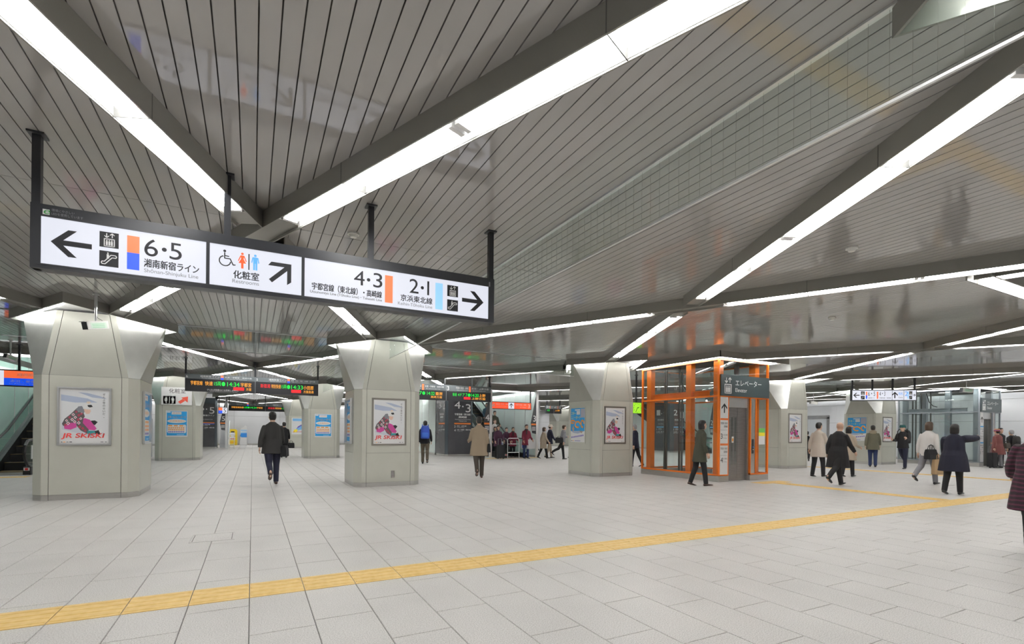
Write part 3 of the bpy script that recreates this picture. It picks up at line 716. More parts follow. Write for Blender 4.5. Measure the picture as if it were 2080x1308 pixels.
board('departure_board', -1.847, 1.978, 18.05, 2.457, 2.985, 'wide departure board for platforms 6 and 5 hanging between the left columns',
      [half65('6', '湘南新宿ライン', 'Shonan-Shinjuku Line', '大宮・宇都宮・高崎方面', ob, [('宇都宮線', .07, .235, M_LEDO, 0), ('快速', .27, .38, M_LEDO, 0), ('15両', .40, .50, M_LEDG, 0), ('●', .51, .56, M_LEDG, 0), ('14:34', .59, .77, M_LEDG, 0), ('宇都宮', .79, .95, M_LEDO, 0), (None, .68, .84, M_LEDR, 1), ('方面', .87, .95, M_LEDO, 1)], 'さいたま新都心には停車しません。'),
       half65('5', '湘南新宿ライン', 'Shonan-Shinjuku Line', '新宿・渋谷・大崎・小田原・逗子方面', ob, [('新宿湘', .07, .22, M_LEDR, 0), ('特別快速', .24, .39, M_LEDO, 0), ('15両', .40, .48, M_LEDG, 0), ('●', .49, .54, M_LEDG, 0), ('14:33', .56, .75, M_LEDG, 0), ('小田原', .76, .93, M_LEDO, 0), (None, .56, .72, M_LEDR, 1), ('方面直通', .76, .93, M_LEDO, 1)])],
      2.842, (-1.83, .06, 1.967), 'departure boards hung across the concourse')
board('departure_board', 4.70, 8.512, 18.07, 2.475, 3.075, 'departure board for platforms 4 and 3 above the tan-coated man',
      [half65('4', '宇都宮線・高崎線', 'Utsunomiya Line', '大宮・宇都宮・高崎方面', oo, [('普通', .08, .2, M_LEDG, 0), ('4ドア', .25, .42, M_LEDG, 0), ('7', .44, .49, M_LEDG, 0), ('●', .50, .56, M_LEDG, 0), ('14:32', .60, .76, M_LEDG, 0), ('籠原', .78, .93, M_LEDO, 0), ('高崎方面', .68, .92, M_LEDO, 1)]),
       half65('3', '宇都宮線（東北線）・高崎線', 'Utsunomiya Line', '赤羽・上野方面', oo, [('普通', .13, .22, M_LEDG, 0), ('4ドア', .25, .40, M_LEDG, 0), ('7', .42, .46, M_LEDG, 0), ('●', .47, .53, M_LEDG, 0), ('14:20', .55, .72, M_LEDG, 0), ('上野', .73, .88, M_LEDO, 0), (None, .38, .53, M_LEDR, 1), ('上野方面', .56, .88, M_LEDO, 1)])],
      2.84, (4.72, 6.564, 8.47), 'departure boards hung across the concourse')
board('departure_board', -1.45, 3.0, 38.3, 2.52, 3.06, 'small far departure board hanging behind the man in black, before the white wall',
      [half65('6', '湘南新宿ライン', 'Shonan', '大宮方面', ob, [('宇都宮線快速', .07, .40, M_LEDO, 0), ('15両●', .41, .56, M_LEDG, 0), ('14:34', .58, .76, M_LEDG, 0), ('宇都宮', .77, .93, M_LEDO, 0)]),
       half65('5', '湘南新宿ライン', 'Shonan', '新宿方面', ob, [('新宿湘', .07, .25, M_LEDR, 0), ('特別快速', .27, .45, M_LEDO, 0), ('15両●', .46, .70, M_LEDG, 0), ('14:33', .74, .96, M_LEDG, 0)])],
      2.87, (-1.4, .77, 2.95), 'departure boards hung across the concourse')
board('departure_board', 25.3, 28.6, 20.6, 2.50, 3.0, 'departure board glimpsed through the glass of the orange elevator',
      [half65('2', '京浜東北線', 'Keihin-Tohoku Line', '赤羽・上野方面', (M_SIGNLB,), [('各駅停車', .1, .4, M_LEDG, 0), ('14:27', .5, .8, M_LEDG, 0)]), half65('1', '京浜東北線', 'Keihin-Tohoku Line', '大宮方面', (M_SIGNLB,), [('各駅停車', .1, .4, M_LEDG, 0), ('14:30', .5, .8, M_LEDG, 0)])],
      2.82, (25.4, 28.5), 'departure boards hung across the concourse')
board('departure_board', 17.0, 18.2, 27.6, 2.50, 3.02, 'tiny departure board past the 3 sail, left of the elevator hall column',
      [half65('3', '高崎線', 'Takasaki', '上野方面', oo, [('14:20', .1, .45, M_LEDG, 0), ]), half65('4', '高崎線', 'Takasaki', '大宮方面', oo, [('上野', .1, .8, M_LEDO, 0)])], 2.8, (17.1, 18.1), 'departure boards hung across the concourse')

# ------------------------------------------------------------------ smaller hanging signs
def lit_sign(label, P, rz, L, z0, z1, draw, hang=(), frame=.03, panel=None, group=None, zt=ZC):
    r = thing('hanging_sign', label, 'sign', (P[0], P[1], 0), rz, group)
    obj('frame', MB().box(0, .01, z0, L, .12, z1, M_BLACK).box(0, 0, z0, frame, .01, z1, M_BLACK).box(L - frame, 0, z0, L, .01, z1, M_BLACK).box(frame, 0, z0, L - frame, .01, z0 + frame, M_BLACK).box(frame, 0, z1 - frame, L - frame, .01, z1, M_BLACK), r)
    obj('panel', MB().box(frame, .005, z0 + frame, L - frame, .0099, z1 - frame, panel or M_SIGNW), r)
    for x in hang: hanger('hanger', x, z1, zt, r, w=.045)
    t = MB(); draw(t, L, z0 + frame, z1 - frame); pieces(('lettering', 'print'), t, r); return r
def d43(t, L, za, zb):
    y = .0035; h = zb - za; m = L / 2
    t.text('4', .10, za + .18 * h, y, .64 * h, M_WINK); t.text('3', L - .09, za + .18 * h, y, .64 * h, M_WINK, 'r')
    t.text('宇都宮線（東北線）・高崎線', .30, za + .55 * h, y, .28 * h, M_WINK, w=.68); t.text('Utsunomiya Line / Takasaki Line', .32, za + .22 * h, y, .14 * h, M_WINK, w=.62)
    t.text('宇都宮線（東北線）・高崎線', L - .30, za + .55 * h, y, .28 * h, M_WINK, 'r', w=.60); t.text('for Ueno', L - .30, za + .22 * h, y, .14 * h, M_WINK, 'r', w=.35)
    t.rect(m - .16, za, m + .16, zb, y + .0008, M_SIGNW); arrow(t, m, zb - .03, .22, 90, M_INK, y)
lit_sign('orange-red hanging sign with 4, 3 and an upward arrow over the escalator', (10.056, 21.4), 0, 2.26, 2.375, 2.735, d43, (.02, 2.235), .03, M_SIGNOR)
def d65(t, L, za, zb):
    y = .0035; h = zb - za; x = L * .40
    t.rect(x, za + h * .5, L, zb, y + .0008, M_SIGNO); t.rect(x, za, L, za + h * .5, y + .0008, M_SIGNB)
    arrow(t, x - .28, zb - .04, .27, 90, M_INK, y)
    t.text('湘南新宿ライン', x + .25, za + .66 * h, y, .20 * h, M_WINK, w=.80); t.text('Shōnan-Shinjuku Line', x + .3, za + .54 * h, y, .08 * h, M_WINK, w=.65)
    t.text('赤羽・新宿・横浜方面', x + .12, za + .20 * h, y, .19 * h, M_WINK, w=1.0); t.text('for Akabane, Shinjuku & Yokohama', x + .1, za + .07 * h, y, .08 * h, M_WINK, w=1.0)
lit_sign('hanging sign with white arrow panel and orange over blue half, at left edge', (-6.75, 17.5), 0, 2.55, 2.36, 2.80, d65, (.04, 1.3, 2.5))
def dmini(t, L, za, zb):
    y = .0035; h = zb - za; w = .16
    arrow(t, .06, za + h * .5, .22, 180, M_INK, y); lift_picto(t, .33, za + .55 * h, .13, .36 * h, y, M_WINK, M_INK); escal_picto(t, .33, za + .08 * h, .13, .36 * h, y, M_WINK, M_INK)
    t.rect(.50, za + .5 * h, .55, zb - .05, y, M_SIGNO); t.rect(.50, za + .05, .55, za + .5 * h, y, M_SIGNB); t.text('6・5', .58, za + .42 * h, y, .46 * h, M_INK, w=.24); t.text('湘南新宿ライン', .58, za + .15 * h, y, .14 * h, M_INK, w=.24)
    t.rect(.88, za + .05, .93, zb - .05, y, M_SIGNO); t.text('4・3', .97, za + .42 * h, y, .46 * h, M_INK, w=.2); t.text('宇都宮線・高崎線', .97, za + .15 * h, y, .13 * h, M_INK, w=.4)
    t.rect(1.40, za, 1.415, zb, y, M_GREYTXT); arrow(t, 1.50, zb - .06, .24, 90, M_INK, y); t.text('改札', 1.62, za + .5 * h, y, .3 * h, M_SIGNMB, w=.17); t.text('Gate', 1.62, za + .2 * h, y, .15 * h, M_GREYTXT, w=.15)
    t.rect(1.70 + .1, za, 1.815, zb, y, M_GREYTXT); t.text('2', 1.84, za + .42 * h, y, .46 * h, M_SIGNMB); t.rect(1.93, za + .05, 1.97, zb - .05, y, M_SIGNLB)
    lift_picto(t, 1.99, za + .55 * h, .10, .36 * h, y, M_WINK, M_INK); escal_picto(t, 1.99, za + .08 * h, .10, .36 * h, y, M_WINK, M_INK); arrow(t, 2.21, za + .5 * h, .11, 0, M_INK, y)
lit_sign('long white hanging sign with coloured bars, left of the grey elevator', (20.42, 10.78), atan2(-1.34, 1.77), 2.25, 2.60, 3.03, dmini, (.05, .75, 1.45, 2.2))
def dblue(t, L, za, zb):
    t.text('2', .12, za + .1, .0035, .18, M_WINK); t.text('京浜東北線', .4, za + .12, .0035, .14, M_WINK, w=1.0)
lit_sign('light blue hanging sign glimpsed through the orange elevator glass', (25.7, 21.4), 0, 2.1, 2.1, 2.45, dblue, (.1, 2.0), .02, M_SIGNLB)
def drest(t, L, za, zb):
    y = .0035
    t.text('化粧室', L * .52, zb - .24, y, .19, M_INK, 'c', w=.56)
    x0, z0 = .06, za + .04; t.rect(x0, z0, x0 + .42, z0 + .31, y + .0005, M_INK)
    person_picto(t, x0 + .10, z0 + .03, .25, M_WINK, y, True); t.rect(x0 + .2, z0 + .03, x0 + .22, z0 + .28, y, M_WINK); person_picto(t, x0 + .32, z0 + .03, .25, M_WINK, y)
    RED = mat('arrow_red', (.75, .10, .06), .5); q = lambda p: [(L * .54 + a * .36, z0 + b * .32) for a, b in p]
    t.flat(q([(0, .28), (.22, .02), (.68, .42), (.46, .68)]), y, RED); t.flat(q([(.30, .82), (.5, .64), (.72, .40), (.92, .22), (.95, .98)]), y - .0002, RED)
rs = thing('restroom_sign', 'small white restroom sign with red arrow on the column head at left', 'sign', (-3.235, 23.95, 0))
obj('panel', MB().box(0, 0.004, 2.245, 1.03, .05, 2.955, M_PAPER), rs); _t = MB(); drest(_t, 1.03, 2.245, 2.955); pieces(('lettering', 'pictogram'), _t, rs)
def dfive(t, L, za, zb):
    t.rect(0.02, za + (zb - za) / 2, L * .45, zb, .003, M_SIGNO); t.rect(.02, za, L * .45, za + (zb - za) / 2, .003, M_SIGNB); t.text('5', L * .56, za + .06, .0035, .26, M_INK)
lit_sign('small hanging sign with a 5 beside the charcoal 5 pylon', (-1.97, 37.0), 0, .52, 2.27, 2.68, dfive, (.05, .47), .02)

# ------------------------------------------------------------------ clock
ck = thing('wall_clock', 'lime green square clock hanging left of the orange elevator', 'clock', (12.62, 14.3, 0))
LIME = mat('clock_lime', (.3, .6, .02), .4, emit=(.36, .86, .03), es=.85)
obj('case', MB().box(0, .01, 2.02, .42, .12, 2.44, M_BLACK), ck); obj('face', MB().box(.012, .002, 2.032, .408, .0099, 2.428, LIME), ck)
_k = MB()
for h in range(12):
    a = R(30 * h); _k.stroke([(.21 + .15 * sin(a), 2.23 + .15 * cos(a)), (.21 + .18 * sin(a), 2.23 + .18 * cos(a))], .022, -.001, M_INK)
obj('hour_mark', _k, ck)
obj('hand', MB().stroke([(.21, 2.23), (.21 + .09 * sin(R(77)), 2.23 + .09 * cos(R(77)))], .032, -.002, M_INK), ck); obj('hand', MB().stroke([(.21, 2.23), (.21 + .15 * sin(R(204)), 2.23 + .15 * cos(R(204)))], .024, -.003, M_INK), ck)
hanger('hanger', .21, 2.44, ZC, ck, w=.04)

# ------------------------------------------------------------------ security cameras, detectors, floor hatch
def cctv(x, y, zt, zc, rz, tilt, label, s=1.0):
    r = thing('security_camera', label, 'camera', (x, y, 0), rz, 'cameras hung from the ceiling')
    obj('pole', MB().tube([(0, 0, zc + .06), (0, 0, (zt + zc) / 2 + .04)], .017, M_ALU, 10).tube([(0, 0, (zt + zc) / 2 + .02), (0, 0, zt)], .022, M_ALU, 10).tube([(0, 0, zt - .02), (0, 0, zt)], .05, M_ALU, 12), r)
    h = MB(); L, w, t = .145 * s, .052 * s, .055 * s
    def rotd(p): a = R(tilt); return (p[0] * cos(a) - p[2] * sin(a), p[1], zc + p[0] * sin(a) + p[2] * cos(a))
    def bx(x0, y0, z0, x1, y1, z1, m, mb):
        q = MB().box(x0, y0, z0, x1, y1, z1, m); mb.add([rotd(v) for v in q.v], q.f, m)
    bx(-L, -w, -t, L, w, t, M_CAMW, h); bx(-L - .03, -w - .006, t, L, w + .006, t + .008, M_CAMW, h); obj('housing', h, r)
    l = MB(); bx(-L - .008, -w * .92, -t * .92, -L + .001, w * .92, t * .92, M_INK, l); obj('lens_window', l, r)
    g = MB(); GR = mat('label_green', (.1, .5, .2), .5); bx(-L * .7, -w - .0015, -t * .75, L * .8, -w, t * .75, mat('label_pale', (.6, .72, .62), .5), g)
    for k in range(3): bx(-L * .55, -w - .003, -t * .5 + k * t * .4, L * .6, -w - .0015, -t * .42 + k * t * .4, GR, g)
    obj('warning_label', g, r)
    obj('cable', MB().tube([(.0, 0, zc + .2), (.03, 0, zc + .13), (.1, 0, zc + .1), (L, 0, zc + .06)], .004, M_CORD, 6), r)
    return r
cctv(-2.255, 10.19, ZC, 2.955, R(46), 13, 'white security camera hanging in front of the nearest left column', 1.12)
cctv(-5.35, 16.7, ZC, 3.02, R(60), -15, 'white security camera at the left edge, behind the nearest column', .9)
cctv(24.0, 8.6, ZC, 3.02, R(-28), -4, 'greenish security camera hanging before the grey elevator', 1.4)
cctv(26.2, 15.7, ZC, 2.95, R(150), 8, 'white security camera hanging above the walking crowd at right', 1.2)
for i, (x, y, lab) in enumerate(((.964, 5.627, 'white smoke detector near the big sign, above its middle'), (6.115, 3.241, 'white smoke detector on the plank ceiling at upper right'), (9.48, 5.356, 'beige smoke detector on the ceiling above the orange elevator'))):
    d = thing('smoke_detector', lab, 'smoke detector', (x, y, ZC), 0, 'ceiling detectors')
    obj('base', MB().tube([(0, 0, 0), (0, 0, -.018)], .062, M_CAMW, 16), d); obj('head', MB().tube([(0, 0, -.018), (0, 0, -.045)], .05, M_CAMW, 16, r2=.034), d)
fh = thing('floor_hatch', 'steel-edged access hatch in the floor left of centre', 'floor hatch', (-.41, 6.95, 0))
fr = MB()
for s in (-1, 1): fr.box(s * .225 - .006, -.235, 0, s * .225 + .006, .235, .003, M_STEEL).box(-.225, s * .23 - .006, 0, .225, s * .23 + .006, .003, M_STEEL); fr.box(s * .2 - .003, -.2, 0, s * .2 + .003, .2, .0025, M_SEAM)
obj('frame', fr, fh); obj('lid', MB().box(-.215, -.22, 0, .21, .22, .0018, M_TILE), fh)

# ------------------------------------------------------------------ posters
PK = mat('print_magenta', (.55, .06, .29), .5); PJ = mat('print_jacket', (.10, .085, .09), .5); PR = mat('print_red', (.70, .045, .04), .5)
PS = mat('print_snow', (.74, .75, .77), .5); PC = mat('print_cloud', (.42, .48, .62), .5); PT = mat('print_teal', (.03, .28, .30), .5)
PF = mat('print_skin', (.74, .50, .40), .5); PB = mat('print_blue', (.02, .33, .72), .5); PO = mat('print_orange', (.9, .33, .03), .5); PY = mat('print_yellow', (.92, .78, .04), .5); PD = mat('print_darkred', (.42, .05, .09), .5); PPU = mat('print_purple', (.16, .12, .5), .5)
def ski(p, t, w, h):
    y = -.002; X = lambda a: -w / 2 + a * w; Z = lambda b: b * h; q = lambda L: [(X(a), Z(1 - b)) for a, b in L]; k = [0]
    def F(L, m): k[0] += 1; p.flat(q(L), y - k[0] * 6e-5, m)
    F([(.03, .04), (.97, .04), (.97, .86), (.03, .86)], PS)
    F([(.03, .11), (.55, .17), (.75, .24), (.30, .25), (.03, .22)], PC); F([(.36, .06), (.55, .07), (.80, .12), (.95, .17), (.65, .15)], PC)
    F([(.05, .60), (.30, .70), (.90, .80), (.60, .86), (.05, .74)], mat('print_snow_shade', (.6, .63, .7), .5))
    F([(.60, .58), (.70, .57), (.76, .60), (.70, .66), (.62, .62)], M_INK)                                              # board behind the knee
    F([(.08, .62), (.14, .55), (.32, .58), (.34, .70), (.22, .745), (.10, .73)], PK)                                     # hip
    F([(.40, .57), (.50, .53), (.60, .56), (.74, .72), (.70, .755), (.52, .74), (.42, .66)], PK)                        # leg
    F([(.05, .64), (.10, .55), (.22, .46), (.34, .35), (.45, .38), (.50, .50), (.44, .58), (.36, .62), (.20, .62), (.08, .68)], PJ)
    F([(.36, .44), (.48, .48), (.46, .62), (.58, .74), (.56, .82), (.42, .76), (.33, .66)], PJ)                           # arm
    rn = random.Random(3)
    for cx, cz in ((.14, .58), (.20, .52), (.27, .47), (.33, .42), (.38, .40), (.17, .63), (.25, .56), (.31, .52), (.38, .48), (.43, .45), (.30, .60), (.37, .56), (.42, .54), (.38, .62), (.40, .69), (.46, .72), (.51, .76), (.12, .66), (.44, .41)):
        r = .026 + rn.random() * .012; c = PS if rn.random() < .55 else PD
        F([(cx - r, cz), (cx, cz - r * .9), (cx + r, cz), (cx, cz + r * .9)], c)
        if c is PS: F([(cx - r * .5, cz), (cx, cz - r * .5), (cx + r * .5, cz), (cx, cz + r * .5)], PD)
    F([(.32, .38), (.37, .32), (.44, .31), (.50, .40), (.48, .44), (.38, .42)], mat('print_hood', (.2, .21, .24), .5))
    F([(.48, .36), (.60, .36), (.62, .40), (.59, .45), (.53, .455), (.49, .41)], PF)                                     # face
    F([(.46, .36), (.48, .29), (.55, .26), (.63, .29), (.65, .36), (.58, .375)], M_PAPER); F([(.55, .29), (.63, .285), (.66, .32), (.60, .335), (.56, .32)], M_INK)
    F([(.52, .25), (.55, .225), (.60, .225), (.62, .25), (.57, .27)], mat('print_pompom', (.75, .62, .5), .5))
    F([(.56, .76), (.72, .76), (.74, .82), (.60, .85), (.55, .81)], PT); F([(.70, .77), (.80, .74), (.86, .78), (.80, .83), (.72, .82)], M_INK); F([(.78, .75), (.84, .72), (.87, .78), (.82, .82)], M_PAPER)
    t.text('JR SKISKI', X(.04), Z(.085), y - .004, h * .105, PR, w=w * .83, shear=.22, bold=.035)
    for n, ch in enumerate('ぜんぶ雪のせいだ。'): t.text(ch, X(.885), Z(.895 - .052 * n), y - .004, h * .036 * (1 if ch != '。' else .4), M_INK, 'c', w=w * .05 * (1 if ch != '。' else .4), own=False)
    t.cut()
    for a, b, m in ((.04, .06, M_INK), (.08, .12, PO), (.14, .18, M_GREYTXT), (.20, .25, M_INK), (.82, .88, M_GREYTXT), (.91, .95, M_GREYTXT)): t.rect(X(a), Z(.025), X(b), Z(.038), y - .001, m)
def blue(p, t, w, h):
    y = -.002; X = lambda a: -w / 2 + a * w; Z = lambda b: b * h
    p.rect(X(0), Z(0), X(1), Z(1), y, M_PAPER); p.rect(X(.02), Z(.03), X(.98), Z(.985), y - .0002, PB)
    p.rect(X(.25), Z(.86), X(.72), Z(.97), y - .0004, M_PAPER); p.rect(X(.03), Z(.93), X(.2), Z(.975), y - .0004, M_PAPER)
    p.disc(X(.5), Z(.60), w * .46, y - .0004, M_PAPER, rz=h * .082); p.flat([(X(.09), Z(.13)), (X(.91), Z(.13)), (X(.95), Z(.17)), (X(.95), Z(.42)), (X(.91), Z(.46)), (X(.09), Z(.46)), (X(.05), Z(.42)), (X(.05), Z(.17))], y - .0004, M_PAPER)
    t.text('スキー＆スノーボード', X(.07), Z(.71), y - .001, h * .10, PO, w=w * .86); t.text('好評発売中!!', X(.16), Z(.565), y - .001, h * .075, PO, w=w * .68)
    t.text('JR SKISKI', X(.33), Z(.90), y - .001, h * .035, PR, w=w * .32)
    for z, n, m in ((.395, 3, PO), (.31, 8, PO), (.235, 9, PO), (.155, 9, PPU)):
        for k in range(n): t.rect(X(.10 + .78 * k / n), Z(z), X(.10 + .78 * (k + .72) / n), Z(z + .045), y - .001, m)
    p.rect(X(.5), Z(.05), X(.85), Z(.08), y - .0004, mat('print_paleblue', (.3, .6, .85), .5))
def rings(p, t, w, h):
    y = -.002; X = lambda a: -w / 2 + a * w; Z = lambda b: b * h
    p.rect(X(0), Z(0), X(1), Z(1), y, M_PAPER); p.rect(X(0), Z(.33), X(1), Z(1), y - .0002, PB); p.flat([(X(0), Z(.33)), (X(.2), Z(.27)), (X(.5), Z(.25)), (X(.8), Z(.29)), (X(1), Z(.33))], y - .0003, PC)
    t.text('スキー', X(.03), Z(.80), y - .001, h * .10, PY, w=w * .34); t.text('スノーボード', X(.03), Z(.68), y - .001, h * .095, PY, w=w * .66)
    p.rect(X(.42), Z(.81), X(.66), Z(.92), y - .0006, M_PAPER); p.rect(X(.7), Z(.72), X(.98), Z(.98), y - .0005, mat('print_mauve', (.42, .42, .5), .5)); p.rect(X(.3), Z(.93), X(.66), Z(.97), y - .0007, M_PAPER)
    for cx, cz, rx, rz in ((.50, .52, .18, .085), (.84, .54, .10, .10), (.14, .60, .16, .04)):
        pts = [(X(cx + rx * cos(a)), Z(cz + rz * sin(a))) for a in [R(25 * k) for k in range(13)]]
        p.stroke(pts, w * .065, y - .0012, PO)
    p.flat([(X(.1), Z(.40)), (X(.2), Z(.5)), (X(.26), Z(.38)), (X(.18), Z(.30))], y - .0014, mat('print_tan', (.5, .36, .25), .5)); p.flat([(X(.58), Z(.34)), (X(.86), Z(.32)), (X(.8), Z(.26))], y - .0014, mat('print_tan', (.5, .36, .25), .5))
    for k in range(9): t.rect(X(.05 + .1 * k), Z(.115 + .008 * k), X(.05 + .1 * k + .065), Z(.16 + .008 * k), y - .001, PPU)
    for a, b, m in ((.04, .12, M_INK), (.14, .24, PO), (.3, .7, PPU)): t.rect(X(a), Z(.03), X(b), Z(.045), y - .001, m)
def winter(p, t, w, h):
    y = -.002; X = lambda a: -w / 2 + a * w; Z = lambda b: b * h
    p.rect(X(0), Z(0), X(1), Z(1), y, PS); p.rect(X(.05), Z(.82), X(.95), Z(.97), y - .0003, mat('print_sky', (.2, .5, .85), .5))
    p.flat([(X(.25), Z(.2)), (X(.95), Z(.3)), (X(.95), Z(.6)), (X(.6), Z(.5))], y - .0003, mat('print_sky', (.2, .5, .85), .5)); p.flat([(X(.35), Z(.3)), (X(.85), Z(.55)), (X(.8), Z(.6)), (X(.5), Z(.48))], y - .0006, PPU); p.flat([(X(.08), Z(.1)), (X(.4), Z(.1)), (X(.5), Z(.3)), (X(.2), Z(.28))], y - .0007, PY)
    t.text('JR SKISKI', X(.08), Z(.08), y - .001, h * .09, PR, w=w * .84)
def poster(draw, x, y, rz, z0, z1, w, label, frame=.035, fm=None, proud=.03, group='ski posters on the columns'):
    r = thing('poster', label, 'poster', (x, y, z0), rz, group); h = z1 - z0; f = MB(); a, b = w / 2, frame; fm = fm or M_ALU
    obj('backing', MB().box(-a, -.004, 0, a, -.001, h, M_PAPER), r)
    f.box(-a, -proud, 0, -a + b, -.001, h, fm).box(a - b, -proud, 0, a, -.001, h, fm).box(-a + b, -proud, 0, a - b, -.001, b, fm).box(-a + b, -proud, h - b, a - b, -.001, h, fm)
    obj('frame', f, r); p, t = MB(), MB(); draw(p, t, w - 2 * b, h - 2 * b)
    for nm, mb in (('print', p), ('lettering', t)):
        mb.v = [(vx, vy - .004, vz + b) for vx, vy, vz in mb.v]
        obj(nm, mb, r) if nm == 'print' else pieces(('lettering', 'small_print'), mb, r)
FY = RY[1] - W2; M_FR = mat('frame_bronze', (.25, .235, .21), .35, .6)
poster(ski, -2.706, FY, 0, .985, 2.035, .765, 'silver-framed ski poster on the nearest left column', .028, M_ALU)
poster(ski, 2.836, FY, 0, .952, 2.055, .81, 'ski poster on the column left of the tan-coated man', .04, M_FR, .012)
poster(ski, 9.548, FY, 0, .962, 2.076, .815, 'ski poster on the column just left of the orange elevator, facing the viewer', .045, M_FR, .012)
poster(rings, CX['C'] - W2, 12.48, -pi / 2, .957, 2.074, .81, 'blue snowboard poster with orange rings on the column left of the orange elevator', .04, M_COL, .012)
poster(ski, 18.20, FY, 0, .96, 2.08, .82, 'narrow-looking ski poster on the column right of the orange elevator', .045, M_FR, .012)
poster(rings, CX['E'] - W2, 12.50, -pi / 2, .99, 2.10, .84, 'blue snowboard poster behind the walking crowd at right', .035, M_COL, .012)
poster(ski, 24.77, FY, 0, .98, 2.09, .80, 'ski poster on the column beside the grey elevator', .045, M_FR, .012)
FY2 = RY[2] - W2
poster(blue, -2.715, FY2, 0, .962, 2.018, .738, 'sky-blue ski ticket poster under the small restroom sign', .016, M_PAPER, .012)
poster(blue, 2.858, FY2, 0, .962, 2.015, .738, 'sky-blue ski ticket poster on the column right of the man in black', .016, M_PAPER, .012)
poster(winter, 2.78, RY[3] - W2, 0, .95, 2.1, .80, 'winter poster on the far column near the back wall', .03, M_PAPER, .012)
poster(blue, CX['A'] + W2, 12.36, pi / 2, .99, 2.03, .76, 'poster seen edge-on on the right side of the nearest left column', .03, M_ALU, .04)
poster(blue, CX['B'] - W2, 12.30, -pi / 2, .98, 2.05, .80, 'poster seen edge-on on the left side of the column left of the tan coat', .03, M_ALU, .06)

